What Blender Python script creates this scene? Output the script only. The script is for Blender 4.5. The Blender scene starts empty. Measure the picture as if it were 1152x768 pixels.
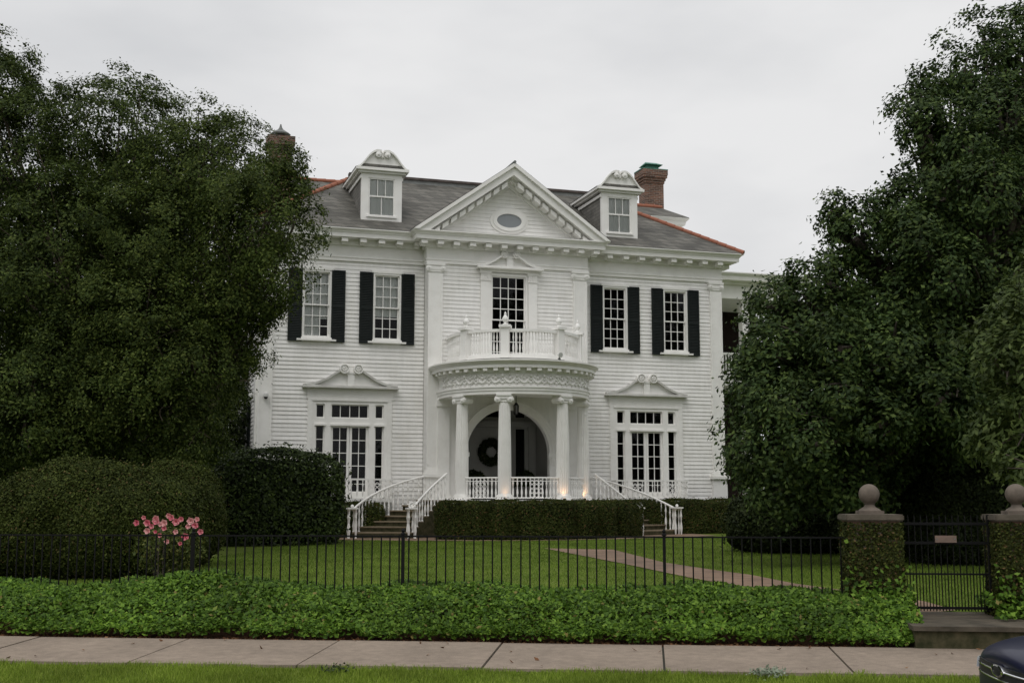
import bpy, bmesh, math, random
import numpy as np
from math import sin, cos, pi, radians, sqrt, atan2
from mathutils import Vector, Matrix

random.seed(7)
rng = np.random.default_rng(11)
S = bpy.context.scene
COL = S.collection

# ------------------------------------------------------------------ camera, sky, sun, exposure
EYE = 1.65
TILT = math.atan(178 / 1366)
cd = bpy.data.cameras.new('camera')
cam = bpy.data.objects.new('camera', cd)
COL.objects.link(cam)
cam.location = (0, 0, EYE)
cam.rotation_euler = (pi / 2 + TILT, 0, 0)
cd.sensor_width = 36
cd.lens = 36 * 1366 / 1152
cd.clip_end = 6000
cd.clip_start = 0.1
S.camera = cam

SUN_EL, SUN_AZ = radians(58), radians(200)      # high, behind the photographer, veiled by cloud
w = bpy.data.worlds.new('World')
S.world = w
w.use_nodes = True
nt = w.node_tree
nt.nodes.clear()
N = nt.nodes.new
L = nt.links.new
out = N('ShaderNodeOutputWorld')
bg = N('ShaderNodeBackground')
bg.inputs['Strength'].default_value = 0.1
sky = N('ShaderNodeTexSky')
sky.sky_type = 'NISHITA'
sky.sun_disc = False
sky.sun_elevation = SUN_EL
sky.sun_rotation = SUN_AZ
sky.air_density = 1.5
sky.dust_density = 5.0
hs = N('ShaderNodeHueSaturation')
hs.inputs['Saturation'].default_value = 0.12
hs.inputs['Value'].default_value = 0.9
L(sky.outputs[0], hs.inputs['Color'])
tc = N('ShaderNodeTexCoord')
mp = N('ShaderNodeMapping')
mp.inputs['Scale'].default_value = (1, 1, 2.6)
L(tc.outputs['Generated'], mp.inputs['Vector'])
no = N('ShaderNodeTexNoise')
no.inputs['Scale'].default_value = 2.3
no.inputs['Detail'].default_value = 5
no.inputs['Roughness'].default_value = 0.5
L(mp.outputs[0], no.inputs['Vector'])
cr = N('ShaderNodeValToRGB')
cr.color_ramp.elements[0].position = 0.34
cr.color_ramp.elements[0].color = (5.9, 6.0, 6.2, 1)
cr.color_ramp.elements[1].position = 0.62
cr.color_ramp.elements[1].color = (7.9, 7.9, 7.95, 1)
L(no.outputs['Fac'], cr.inputs['Fac'])
# a cloud layer is brightest overhead
sx = N('ShaderNodeSeparateXYZ')
L(tc.outputs['Generated'], sx.inputs[0])
mr = N('ShaderNodeMapRange')
mr.inputs['From Min'].default_value = 0.36
mr.inputs['From Max'].default_value = 0.95
mr.inputs['To Min'].default_value = 1.0
mr.inputs['To Max'].default_value = 1.5
L(sx.outputs['Z'], mr.inputs['Value'])
vm = N('ShaderNodeVectorMath')
vm.operation = 'SCALE'
L(cr.outputs[0], vm.inputs[0])
L(mr.outputs[0], vm.inputs['Scale'])
mx = N('ShaderNodeMix')
mx.data_type = 'RGBA'
mx.inputs['Factor'].default_value = 0.88
L(hs.outputs[0], mx.inputs[6])
L(vm.outputs[0], mx.inputs[7])
L(mx.outputs[2], bg.inputs['Color'])
L(bg.outputs[0], out.inputs['Surface'])

sd = bpy.data.lights.new('sun', 'SUN')
sd.energy = 0.8
sd.angle = radians(35)
sd.color = (1.0, 0.97, 0.93)
sun = bpy.data.objects.new('sun', sd)
COL.objects.link(sun)
# Nishita rotation is measured clockwise from +Y
sdir = Vector((sin(SUN_AZ) * cos(SUN_EL), cos(SUN_AZ) * cos(SUN_EL), sin(SUN_EL)))
sun.rotation_euler = sdir.to_track_quat('Z', 'Y').to_euler()
sun.location = (0, -20, 60)

S.view_settings.view_transform = 'Standard'
S.view_settings.look = 'None'
S.view_settings.exposure = 0.14
S.view_settings.gamma = 1.0
S.render.engine = 'CYCLES'
S.cycles.max_bounces = 6
S.cycles.transparent_max_bounces = 12

# ------------------------------------------------------------------ materials
MATS = {}


def mat(name, col, rough=0.6, spec=0.5, metal=0.0, noise=None, bump=None, emit=None, coat=0):
    """noise = (scale, second colour, low, high); bump = (scale, strength, distance)"""
    m = bpy.data.materials.new(name)
    m.use_nodes = True
    t = m.node_tree
    b = t.nodes['Principled BSDF']
    b.inputs['Base Color'].default_value = (*col, 1)
    b.inputs['Roughness'].default_value = rough
    b.inputs['Metallic'].default_value = metal
    b.inputs['Specular IOR Level'].default_value = spec
    b.inputs['Coat Weight'].default_value = coat
    b.inputs['Coat Roughness'].default_value = 0.05
    if noise or bump:
        c = t.nodes.new('ShaderNodeTexCoord')
    if noise:
        n = t.nodes.new('ShaderNodeTexNoise')
        n.inputs['Scale'].default_value = noise[0]
        n.inputs['Detail'].default_value = 6
        n.inputs['Roughness'].default_value = 0.62
        t.links.new(c.outputs['Object'], n.inputs['Vector'])
        r = t.nodes.new('ShaderNodeValToRGB')
        r.color_ramp.elements[0].position = noise[2]
        r.color_ramp.elements[1].position = noise[3]
        r.color_ramp.elements[0].color = (*col, 1)
        r.color_ramp.elements[1].color = (*noise[1], 1)
        t.links.new(n.outputs['Fac'], r.inputs['Fac'])
        t.links.new(r.outputs[0], b.inputs['Base Color'])
    if bump:
        n2 = t.nodes.new('ShaderNodeTexNoise')
        n2.inputs['Scale'].default_value = bump[0]
        n2.inputs['Detail'].default_value = 5
        t.links.new(c.outputs['Object'], n2.inputs['Vector'])
        bp = t.nodes.new('ShaderNodeBump')
        bp.inputs['Strength'].default_value = bump[1]
        bp.inputs['Distance'].default_value = bump[2]
        t.links.new(n2.outputs['Fac'], bp.inputs['Height'])
        t.links.new(bp.outputs[0], b.inputs['Normal'])
    if emit:
        b.inputs['Emission Color'].default_value = (*emit[:3], 1)
        b.inputs['Emission Strength'].default_value = emit[3]
    MATS[name] = m
    return m


def leaf_mat(name, c0, c1, c2, rough=0.5, trans=0.25, spec=0.35, old=None):
    m = bpy.data.materials.new(name)
    m.use_nodes = True
    t = m.node_tree
    b = t.nodes['Principled BSDF']
    o = t.nodes['Material Output']
    g = t.nodes.new('ShaderNodeNewGeometry')
    r = t.nodes.new('ShaderNodeValToRGB')
    e = r.color_ramp.elements
    e[0].position = 0.0
    e[0].color = (*c0, 1)
    e[1].position = 1.0
    e[1].color = (*c2, 1)
    x = e.new(0.6)
    x.color = (*c1, 1)
    t.links.new(g.outputs['Random Per Island'], r.inputs['Fac'])
    if old:
        e[-1].position = 1 - old[3] - .004
        y_ = e.new(1 - old[3])
        y_.color = (*old[:3], 1)
    # clumps differ: older and younger shoots
    c = t.nodes.new('ShaderNodeTexCoord')
    n = t.nodes.new('ShaderNodeTexNoise')
    n.inputs['Scale'].default_value = 1.1
    n.inputs['Detail'].default_value = 3
    t.links.new(c.outputs['Object'], n.inputs['Vector'])
    h = t.nodes.new('ShaderNodeHueSaturation')
    mr_ = t.nodes.new('ShaderNodeMapRange')
    mr_.inputs['From Min'].default_value = 0.3
    mr_.inputs['From Max'].default_value = 0.7
    mr_.inputs['To Min'].default_value = 0.7
    mr_.inputs['To Max'].default_value = 1.3
    t.links.new(n.outputs['Fac'], mr_.inputs['Value'])
    t.links.new(mr_.outputs[0], h.inputs['Value'])
    t.links.new(r.outputs[0], h.inputs['Color'])
    t.links.new(h.outputs[0], b.inputs['Base Color'])
    b.inputs['Roughness'].default_value = rough
    b.inputs['Specular IOR Level'].default_value = spec
    if trans:
        tr = t.nodes.new('ShaderNodeBsdfTranslucent')
        t.links.new(h.outputs[0], tr.inputs['Color'])
        ms = t.nodes.new('ShaderNodeMixShader')
        ms.inputs[0].default_value = trans
        t.links.new(b.outputs[0], ms.inputs[1])
        t.links.new(tr.outputs[0], ms.inputs[2])
        t.links.new(ms.outputs[0], o.inputs['Surface'])
    MATS[name] = m
    return m


def brick_mat(name, c1, c2, mortar, scale, bw, rh, ms, rough=0.8, vertical=True, bump=0.4, wear=None):
    m = bpy.data.materials.new(name)
    m.use_nodes = True
    t = m.node_tree
    b = t.nodes['Principled BSDF']
    c = t.nodes.new('ShaderNodeTexCoord')
    if vertical:
        s = t.nodes.new('ShaderNodeSeparateXYZ')
        a = t.nodes.new('ShaderNodeMath')
        a.operation = 'ADD'
        k = t.nodes.new('ShaderNodeCombineXYZ')
        t.links.new(c.outputs['Object'], s.inputs[0])
        t.links.new(s.outputs['X'], a.inputs[0])
        t.links.new(s.outputs['Y'], a.inputs[1])
        t.links.new(a.outputs[0], k.inputs['X'])
        t.links.new(s.outputs['Z'], k.inputs['Y'])
        vec = k.outputs[0]
    else:
        vec = c.outputs['Object']
    br = t.nodes.new('ShaderNodeTexBrick')
    br.inputs['Scale'].default_value = scale
    br.inputs['Brick Width'].default_value = bw
    br.inputs['Row Height'].default_value = rh
    br.inputs['Mortar Size'].default_value = ms
    br.inputs['Color1'].default_value = (*c1, 1)
    br.inputs['Color2'].default_value = (*c2, 1)
    br.inputs['Mortar'].default_value = (*mortar, 1)
    t.links.new(vec, br.inputs['Vector'])
    n = t.nodes.new('ShaderNodeTexNoise')
    n.inputs['Scale'].default_value = 0.9
    n.inputs['Detail'].default_value = 7
    n.inputs['Roughness'].default_value = 0.7
    t.links.new(c.outputs['Object'], n.inputs['Vector'])
    r = t.nodes.new('ShaderNodeMapRange')
    r.inputs['From Min'].default_value = 0.3
    r.inputs['From Max'].default_value = 0.7
    r.inputs['To Min'].default_value = 0.6
    r.inputs['To Max'].default_value = 1.35
    t.links.new(n.outputs['Fac'], r.inputs['Value'])
    h = t.nodes.new('ShaderNodeHueSaturation')
    t.links.new(br.outputs['Color'], h.inputs['Color'])
    t.links.new(r.outputs[0], h.inputs['Value'])
    t.links.new(h.outputs[0], b.inputs['Base Color'])
    bp = t.nodes.new('ShaderNodeBump')
    bp.inputs['Strength'].default_value = bump
    bp.inputs['Distance'].default_value = 0.02
    bp.invert = True
    t.links.new(br.outputs['Fac'], bp.inputs['Height'])
    t.links.new(bp.outputs[0], b.inputs['Normal'])
    b.inputs['Roughness'].default_value = rough
    MATS[name] = m
    return m


W_ = mat('white_paint', (.85, .84, .81), .5, .4, noise=(2.2, (.74, .725, .69), .45, .85))
mat('siding_paint', (.85, .84, .815), .55, .35, noise=(1.3, (.73, .715, .675), .45, .8))
mat('recess_shade_white', (.34, .335, .315), .6, .3, noise=(2, (.29, .285, .265), .4, .8))  # white woodwork, its colour darkened for the shade of the porch recess

_m = MATS['siding_paint'].node_tree
_b = _m.nodes['Principled BSDF']
_src = _b.inputs['Base Color'].links[0].from_socket
_c = _m.nodes.new('ShaderNodeTexCoord')
_mp = _m.nodes.new('ShaderNodeMapping')
_mp.inputs['Scale'].default_value = (1.6, 1.6, .25)
_n = _m.nodes.new('ShaderNodeTexNoise')
_n.inputs['Detail'].default_value = 5
_r = _m.nodes.new('ShaderNodeMapRange')
_r.inputs['From Min'].default_value = .35
_r.inputs['From Max'].default_value = .7
_r.inputs['To Min'].default_value = 1.01
_r.inputs['To Max'].default_value = .94
_h = _m.nodes.new('ShaderNodeHueSaturation')
_m.links.new(_c.outputs['Object'], _mp.inputs[0])
_m.links.new(_mp.outputs[0], _n.inputs['Vector'])
_m.links.new(_n.outputs['Fac'], _r.inputs['Value'])
_m.links.new(_r.outputs[0], _h.inputs['Value'])
_m.links.new(_src, _h.inputs['Color'])
_m.links.new(_h.outputs[0], _b.inputs['Base Color'])
mat('trim_grey', (.60, .595, .565), .6, .3, noise=(3, (.42, .415, .38), .4, .8))
mat('shutter_paint', (.009, .013, .012), .55, .2, noise=(6, (.016, .02, .019), .4, .8))
brick_mat('slate', (.066, .063, .053), (.140, .133, .114), (.045, .043, .038), 1.0, .34, .17, .012, .75)
mat('ridge_terracotta', (.30, .125, .08), .75, .3, noise=(5, (.30, .10, .055), .35, .75))
brick_mat('chimney_brick', (.21, .095, .06), (.085, .045, .035), (.24, .20, .165), 1.0, .22, .075, .010, .85)
brick_mat('path_brick', (.225, .140, .088), (.160, .095, .060), (.175, .145, .105), 1.0, .21, .105, .008, .85, vertical=False)
brick_mat('pillar_brick', (.16, .09, .06), (.12, .07, .05), (.14, .12, .10), 1.0, .22, .075, .010, .9)
mat('copper_green', (.11, .25, .20), .8, .2, noise=(6, (.06, .15, .12), .4, .7))
mat('deck_board', (.30, .31, .30), .7, .3, noise=(3, (.18, .185, .18), .35, .7))
mat('rusty_metal', (.075, .06, .055), .8, .2, noise=(4, (.13, .11, .10), .4, .7))
mat('weathered_metal', (.16, .17, .165), .6, .4, noise=(2.5, (.10, .105, .10), .4, .7))
mat('black_iron', (.006, .006, .006), .6, .15)
mat('curtain', (.74, .745, .73), .9, .1)
mat('room_shade_paint', (.02, .019, .018), .9, .1)  # near-black puts the dimness of unlit rooms into the wall colour


def concrete_mat():
    m = mat('concrete', (.26, .21, .165), .88, .2, bump=(120, .25, .004))
    t = m.node_tree
    b = t.nodes['Principled BSDF']
    c = t.nodes.new('ShaderNodeTexCoord')
    vals = []
    for sc, lo, hi, a, z in ((160, .3, .7, .62, 1.3), (9, .3, .72, .80, 1.12), (.9, .3, .7, .82, 1.14)):
        n = t.nodes.new('ShaderNodeTexNoise')
        n.inputs['Scale'].default_value = sc
        n.inputs['Detail'].default_value = 5
        n.inputs['Roughness'].default_value = .65
        t.links.new(c.outputs['Object'], n.inputs['Vector'])
        r = t.nodes.new('ShaderNodeMapRange')
        r.inputs['From Min'].default_value = lo
        r.inputs['From Max'].default_value = hi
        r.inputs['To Min'].default_value = a
        r.inputs['To Max'].default_value = z
        t.links.new(n.outputs['Fac'], r.inputs['Value'])
        vals.append(r.outputs[0])
    x = vals[0]
    for v in vals[1:]:
        k = t.nodes.new('ShaderNodeMath')
        k.operation = 'MULTIPLY'
        t.links.new(x, k.inputs[0])
        t.links.new(v, k.inputs[1])
        x = k.outputs[0]
    h = t.nodes.new('ShaderNodeHueSaturation')
    h.inputs['Color'].default_value = (.26, .21, .165, 1)
    t.links.new(x, h.inputs['Value'])
    t.links.new(h.outputs[0], b.inputs['Base Color'])


concrete_mat()
mat('old_concrete', (.15, .128, .10), .9, .2, noise=(5, (.065, .056, .042), .3, .75), bump=(40, .4, .01))
mat('dark_joint', (.05, .05, .04), .9, .1)
mat('asphalt', (.05, .05, .052), .9, .2, noise=(60, (.075, .075, .075), .4, .7))
mat('mulch', (.060, .034, .022), .95, .1, noise=(14, (.10, .052, .033), .35, .7), bump=(40, .6, .03))
mat('stone_ball', (.165, .135, .11), .9, .2, noise=(6, (.07, .06, .048), .35, .75), bump=(50, .3, .006))
mat('tread', (.26, .21, .15), .85, .2, noise=(5, (.16, .135, .08), .35, .75))
mat('step_stone', (.105, .088, .066), .9, .2, noise=(3.5, (.042, .037, .028), .35, .72), bump=(30, .5, .012))
mat('moss_riser', (.030, .033, .016), .95, .1, noise=(8, (.10, .085, .05), .35, .75))
mat('bark', (.085, .072, .058), .95, .1, noise=(6, (.14, .12, .10), .4, .75), bump=(18, .6, .03))
mat('shaded_pale_bark', (.085, .072, .052), .9, .1, noise=(4, (.14, .115, .085), .4, .7))  # pale stems with the shade under the crowns put into a darker colour
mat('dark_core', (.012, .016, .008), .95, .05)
mat('car_paint', (.003, .005, .027), .38, .28, metal=.1, coat=.18)
mat('chrome', (.75, .76, .78), .12, .5, metal=1.0)
mat('black_plastic', (.012, .012, .013), .5, .4)
mat('car_glass', (.012, .014, .016), .04, .6)
mat('lamp_glass', (.55, .58, .60), .08, .7, coat=1.0)
mat('tyre_rubber', (.02, .02, .02), .85, .2)
mat('camera_shell', (.62, .62, .60), .4, .5)
mat('plaque', (.20, .14, .11), .6, .3, noise=(9, (.14, .10, .08), .4, .7))
mat('petal_pink', (.62, .12, .18), .6, .2, noise=(20, (.72, .36, .36), .4, .65))
mat('petal_pale', (.74, .42, .40), .6, .2, noise=(20, (.66, .24, .26), .45, .65))
mat('warm_lens', (.8, .6, .4), .4, .3, emit=(1, .6, .3, 1.0))
mat('lantern_glass', (.10, .09, .07), .1, .5)
mat('flower_pot', (.16, .15, .14), .8, .3)

leaf_mat('leaf_left', (.019, .033, .007), (.045, .069, .013), (.096, .126, .026), .6, trans=.25, spec=.12)
leaf_mat('leaf_myrtle', (.024, .041, .008), (.058, .085, .016), (.115, .144, .031), .6, trans=.28, spec=.12)
leaf_mat('leaf_oak', (.018, .036, .010), (.042, .070, .019), (.088, .126, .030), .55, trans=.18, spec=.12)
leaf_mat('leaf_pale', (.032, .050, .013), (.062, .092, .022), (.11, .145, .040), .55, trans=.22, spec=.15)
leaf_mat('leaf_mound', (.018, .027, .006), (.040, .053, .011), (.068, .084, .018), .65, trans=.1, spec=.08, old=(.10, .075, .03, .03))
leaf_mat('leaf_shrub', (.013, .023, .006), (.032, .050, .012), (.075, .110, .024), .5, trans=.1, spec=.18)
leaf_mat('leaf_hedge', (.023, .032, .008), (.044, .057, .014), (.076, .088, .021), .65, trans=.1, spec=.08, old=(.13, .075, .035, .045))
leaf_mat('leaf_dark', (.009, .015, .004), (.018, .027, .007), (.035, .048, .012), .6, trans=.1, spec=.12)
leaf_mat('leaf_ivy', (.031, .067, .008), (.081, .160, .016), (.166, .273, .033), .55, trans=.25, spec=.15, old=(.20, .17, .05, .012))
leaf_mat('leaf_pillar_ivy', (.020, .028, .006), (.038, .048, .010), (.08, .09, .018), .65, trans=.15, spec=.1, old=(.14, .09, .04, .05))
leaf_mat('leaf_rose', (.040, .058, .014), (.08, .105, .025), (.16, .16, .04), .6, trans=.2, spec=.15)
leaf_mat('grass_blade', (.115, .175, .018), (.195, .275, .034), (.28, .34, .065), .65, trans=.3, spec=.1)
leaf_mat('leaf_weed', (.12, .15, .10), (.20, .24, .17), (.30, .34, .26), .7, trans=.1, spec=.1)
leaf_mat('lawn_blade', (.085, .148, .020), (.142, .222, .033), (.205, .275, .052), .7, trans=.3, spec=.08)
leaf_mat('dead_leaf', (.10, .045, .025), (.16, .08, .04), (.24, .14, .07), .8, trans=.1, spec=.1)


def glass_mat():
    m = bpy.data.materials.new('window_glass')
    m.use_nodes = True
    t = m.node_tree
    t.nodes.remove(t.nodes['Principled BSDF'])
    tr = t.nodes.new('ShaderNodeBsdfTransparent')
    tr.inputs['Color'].default_value = (.86, .88, .87, 1)
    gl = t.nodes.new('ShaderNodeBsdfGlossy')
    gl.inputs['Roughness'].default_value = 0.02
    c = t.nodes.new('ShaderNodeTexCoord')
    n = t.nodes.new('ShaderNodeTexNoise')
    n.inputs['Scale'].default_value = 3.0
    t.links.new(c.outputs['Object'], n.inputs['Vector'])
    bp = t.nodes.new('ShaderNodeBump')
    bp.inputs['Strength'].default_value = .05
    bp.inputs['Distance'].default_value = .02
    t.links.new(n.outputs['Fac'], bp.inputs['Height'])
    t.links.new(bp.outputs[0], gl.inputs['Normal'])
    fr = t.nodes.new('ShaderNodeFresnel')
    fr.inputs['IOR'].default_value = 1.33
    mx_ = t.nodes.new('ShaderNodeMixShader')
    t.links.new(fr.outputs[0], mx_.inputs[0])
    t.links.new(tr.outputs[0], mx_.inputs[1])
    t.links.new(gl.outputs[0], mx_.inputs[2])
    t.links.new(mx_.outputs[0], t.nodes['Material Output'].inputs['Surface'])
    MATS['window_glass'] = m


glass_mat()


def lawn_mat():
    m = bpy.data.materials.new('lawn_grass')
    m.use_nodes = True
    t = m.node_tree
    b = t.nodes['Principled BSDF']
    c = t.nodes.new('ShaderNodeTexCoord')
    n1 = t.nodes.new('ShaderNodeTexNoise')
    n1.inputs['Scale'].default_value = .7
    n1.inputs['Detail'].default_value = 6
    n2 = t.nodes.new('ShaderNodeTexNoise')
    n2.inputs['Scale'].default_value = 45
    n2.inputs['Detail'].default_value = 4
    for n in (n1, n2):
        t.links.new(c.outputs['Object'], n.inputs['Vector'])
    r1 = t.nodes.new('ShaderNodeValToRGB')
    r1.color_ramp.elements[0].position = .35
    r1.color_ramp.elements[1].position = .68
    r1.color_ramp.elements[0].color = (.080, .118, .016, 1)
    r1.color_ramp.elements[1].color = (.125, .168, .026, 1)
    t.links.new(n1.outputs['Fac'], r1.inputs['Fac'])
    mr_ = t.nodes.new('ShaderNodeMapRange')
    mr_.inputs['From Min'].default_value = .3
    mr_.inputs['From Max'].default_value = .7
    mr_.inputs['To Min'].default_value = .55
    mr_.inputs['To Max'].default_value = 1.3
    t.links.new(n2.outputs['Fac'], mr_.inputs['Value'])
    h = t.nodes.new('ShaderNodeHueSaturation')
    t.links.new(r1.outputs[0], h.inputs['Color'])
    t.links.new(mr_.outputs[0], h.inputs['Value'])
    t.links.new(h.outputs[0], b.inputs['Base Color'])
    b.inputs['Roughness'].default_value = .9
    b.inputs['Specular IOR Level'].default_value = .1
    bp = t.nodes.new('ShaderNodeBump')
    bp.inputs['Strength'].default_value = .6
    bp.inputs['Distance'].default_value = .03
    t.links.new(n2.outputs['Fac'], bp.inputs['Height'])
    t.links.new(bp.outputs[0], b.inputs['Normal'])
    MATS['lawn_grass'] = m


lawn_mat()


# ------------------------------------------------------------------ mesh helpers
class MB:
    """collects plain geometry; H=True means the points are (u, v outward, z) of the house"""

    def __init__(s, H=False):
        s.v, s.f, s.H = [], [], H

    def add(s, vs, fs):
        k = len(s.v)
        s.v += [(p[0], -p[1], p[2]) for p in vs] if s.H else [tuple(p) for p in vs]
        s.f += [tuple(i + k for i in f) for f in fs]
        return s

    def box(s, x0, x1, y0, y1, z0, z1):
        vs = [(x, y, z) for z in (z0, z1) for y in (y0, y1) for x in (x0, x1)]
        return s.add(vs, [(0, 2, 3, 1), (4, 5, 7, 6), (0, 1, 5, 4), (2, 6, 7, 3), (0, 4, 6, 2), (1, 3, 7, 5)])

    def obox(s, c, d, L_, W, z0, z1):
        """box centred at c (x, y), long axis along angle vector d"""
        dx, dy = d
        vs = []
        for z in (z0, z1):
            for b in (-W / 2, W / 2):
                for a in (-L_ / 2, L_ / 2):
                    vs.append((c[0] + a * dx - b * dy, c[1] + a * dy + b * dx, z))
        return s.add(vs, [(0, 2, 3, 1), (4, 5, 7, 6), (0, 1, 5, 4), (2, 6, 7, 3), (0, 4, 6, 2), (1, 3, 7, 5)])

    def prism(s, poly, a0, a1, axis='v'):
        """poly in (u, z) pushed along v, or in (x, y) pushed along z, or in (v, z) pushed along u"""
        n = len(poly)
        if axis == 'v':
            vs = [(p[0], a0, p[1]) for p in poly] + [(p[0], a1, p[1]) for p in poly]
        elif axis == 'z':
            vs = [(p[0], p[1], a0) for p in poly] + [(p[0], p[1], a1) for p in poly]
        else:
            vs = [(a0, p[0], p[1]) for p in poly] + [(a1, p[0], p[1]) for p in poly]
        fs = [tuple(range(n - 1, -1, -1)), tuple(range(n, 2 * n))]
        fs += [(i, (i + 1) % n, n + (i + 1) % n, n + i) for i in range(n)]
        return s.add(vs, fs)

    def tube(s, pts, rad, n=8, cap=True):
        pts = [Vector(p) for p in pts]
        m = len(pts)
        rr = rad if hasattr(rad, '__len__') else [rad] * m
        vs, fs = [], []
        ref = Vector((0.31, 0.27, 0.91)).normalized()
        for i, p in enumerate(pts):
            t = (pts[min(i + 1, m - 1)] - pts[max(i - 1, 0)]).normalized()
            if abs(t.dot(ref)) > .97:
                ref = Vector((0.9, -0.2, 0.1)).normalized()
            a = t.cross(ref).normalized()
            b = t.cross(a)
            for k in range(n):
                q = 2 * pi * k / n
                vs.append(p + (a * cos(q) + b * sin(q)) * rr[i])
        for i in range(m - 1):
            for k in range(n):
                fs.append((i * n + k, i * n + (k + 1) % n, (i + 1) * n + (k + 1) % n, (i + 1) * n + k))
        if cap:
            fs += [tuple(range(n - 1, -1, -1)), tuple((m - 1) * n + k for k in range(n))]
        return s.add(vs, fs)

    def lathe(s, c, prof, n=12, axis=None, flute=0):
        """prof = [(r, h)]; axis None is straight up, else a unit vector"""
        ax = Vector(axis) if axis is not None else Vector((0, 0, 1))
        a = ax.orthogonal().normalized()
        b = ax.cross(a)
        c = Vector(c)
        vs, fs = [], []
        m = len(prof)
        for r, h in prof:
            for k in range(n):
                q = 2 * pi * k / n
                rr = r * (1 - flute * (0.5 - 0.5 * cos(q * 20)) ** 2) if flute else r
                vs.append(c + ax * h + (a * cos(q) + b * sin(q)) * rr)
        for i in range(m - 1):
            for k in range(n):
                fs.append((i * n + k, i * n + (k + 1) % n, (i + 1) * n + (k + 1) % n, (i + 1) * n + k))
        fs += [tuple(range(n - 1, -1, -1)), tuple((m - 1) * n + k for k in range(n))]
        return s.add(vs, fs)

    def ball(s, c, r, n=10, squash=1.0):
        m = max(5, n // 2 + 1)
        pr = [(max(1e-4, r * sin(pi * i / m)), -r * squash * cos(pi * i / m)) for i in range(m + 1)]
        return s.lathe(c, pr, n)

    def sweep(s, path, prof, closed=True):
        """prof = closed loop of (offset to the left-hand outside, z) swept along a plan polyline with mitres"""
        P = [Vector((p[0], p[1])) for p in path]
        m = len(P)
        nn = []
        for i in range(m - 1):
            d = (P[i + 1] - P[i]).normalized()
            nn.append(Vector((-d.y, d.x)))
        mit = []
        for i in range(m):
            if i == 0:
                q = nn[0]
            elif i == m - 1:
                q = nn[-1]
            else:
                q = nn[i - 1] + nn[i]
                q = q / max(1e-6, q.dot(nn[i]))
            mit.append(q)
        k = len(prof)
        vs = [(P[i].x + mit[i].x * d, P[i].y + mit[i].y * d, z) for i in range(m) for d, z in prof]
        fs = []
        kk = k if closed else k - 1
        for i in range(m - 1):
            for j in range(kk):
                j2 = (j + 1) % k
                fs.append((i * k + j, i * k + j2, (i + 1) * k + j2, (i + 1) * k + j))
        if closed:
            fs += [tuple(range(k - 1, -1, -1)), tuple((m - 1) * k + j for j in range(k))]
        return s.add(vs, fs)

    def build(s, name, m, parent=None, smooth=False, recalc=True):
        me = bpy.data.meshes.new(name)
        me.from_pydata(s.v, [], s.f)
        if recalc:
            bm = bmesh.new()
            bm.from_mesh(me)
            bmesh.ops.recalc_face_normals(bm, faces=bm.faces)
            bm.to_mesh(me)
            bm.free()
        me.materials.append(MATS[m])
        if smooth:
            me.polygons.foreach_set('use_smooth', [True] * len(me.polygons))
            me.set_sharp_from_angle(angle=radians(40))
        me.update()
        o = bpy.data.objects.new(name, me)
        COL.objects.link(o)
        if parent:
            o.parent = parent
        return o


def tag(o, label=None, cat=None, group=None, kind=None):
    if label:
        o['label'] = label
    if cat:
        o['category'] = cat
    if group:
        o['group'] = group
    if kind:
        o['kind'] = kind
    return o


def empty(name, loc=(0, 0, 0), rz=0.0):
    o = bpy.data.objects.new(name, None)
    o.location = loc
    o.rotation_euler = (0, 0, rz)
    o.empty_display_size = .3
    COL.objects.link(o)
    return o


def quads(name, V, m, parent=None):
    """V = (n, 4, 3) loose quads -> one mesh"""
    n = len(V)
    me = bpy.data.meshes.new(name)
    me.vertices.add(n * 4)
    me.vertices.foreach_set('co', np.ascontiguousarray(V, dtype=np.float32).ravel())
    me.loops.add(n * 4)
    me.loops.foreach_set('vertex_index', np.arange(n * 4, dtype=np.int32))
    me.polygons.add(n)
    me.polygons.foreach_set('loop_start', np.arange(0, n * 4, 4, dtype=np.int32))
    me.update(calc_edges=True)
    me.validate()
    me.materials.append(MATS[m])
    o = bpy.data.objects.new(name, me)
    COL.objects.link(o)
    if parent:
        o.parent = parent
    return o


def unit(a):
    return a / np.maximum(1e-9, np.linalg.norm(a, axis=-1, keepdims=True))


def leaves(P, Nrm, length, width, jitter=.7, fold=.18):
    """rhombic, slightly folded leaves at P facing about Nrm"""
    n = len(P)
    nr = unit(unit(Nrm) + rng.normal(0, jitter, (n, 3)))
    t = rng.normal(0, 1, (n, 3))
    a = unit(t - nr * np.sum(t * nr, -1, keepdims=True))
    b = np.cross(nr, a)
    ln = (length * rng.uniform(.65, 1.25, n))[:, None]
    wd = (width * rng.uniform(.7, 1.2, n))[:, None]
    V = np.empty((n, 4, 3))
    V[:, 0] = P - a * ln * .5
    V[:, 1] = P + b * wd * .5 - nr * wd * fold
    V[:, 2] = P + a * ln * .5
    V[:, 3] = P - b * wd * .5 - nr * wd * fold
    return V


def sphere_dirs(n):
    return unit(rng.normal(0, 1, (n, 3)))


# camera ray helpers used only to place things at real distances
def at(px, py, Y):
    """point at depth Y seen at (px, py) of the 1152-wide photograph"""
    a = (px - 576) / 1366
    b = (384 - py) / 1366
    d = Vector((a, cos(TILT) - b * sin(TILT), sin(TILT) + b * cos(TILT)))
    return Vector((0, 0, EYE)) + d * (Y / d.y)


# ------------------------------------------------------------------ street frame
AL = radians(6.4)
TX = Vector((cos(AL), -sin(AL), 0))
NX = Vector((sin(AL), cos(AL), 0))


def st(t, s, z=0.0):
    return (t * cos(AL) + s * sin(AL), -t * sin(AL) + s * cos(AL), z)


def to_st(x, y):
    return x * cos(AL) - y * sin(AL), x * sin(AL) + y * cos(AL)


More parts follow.
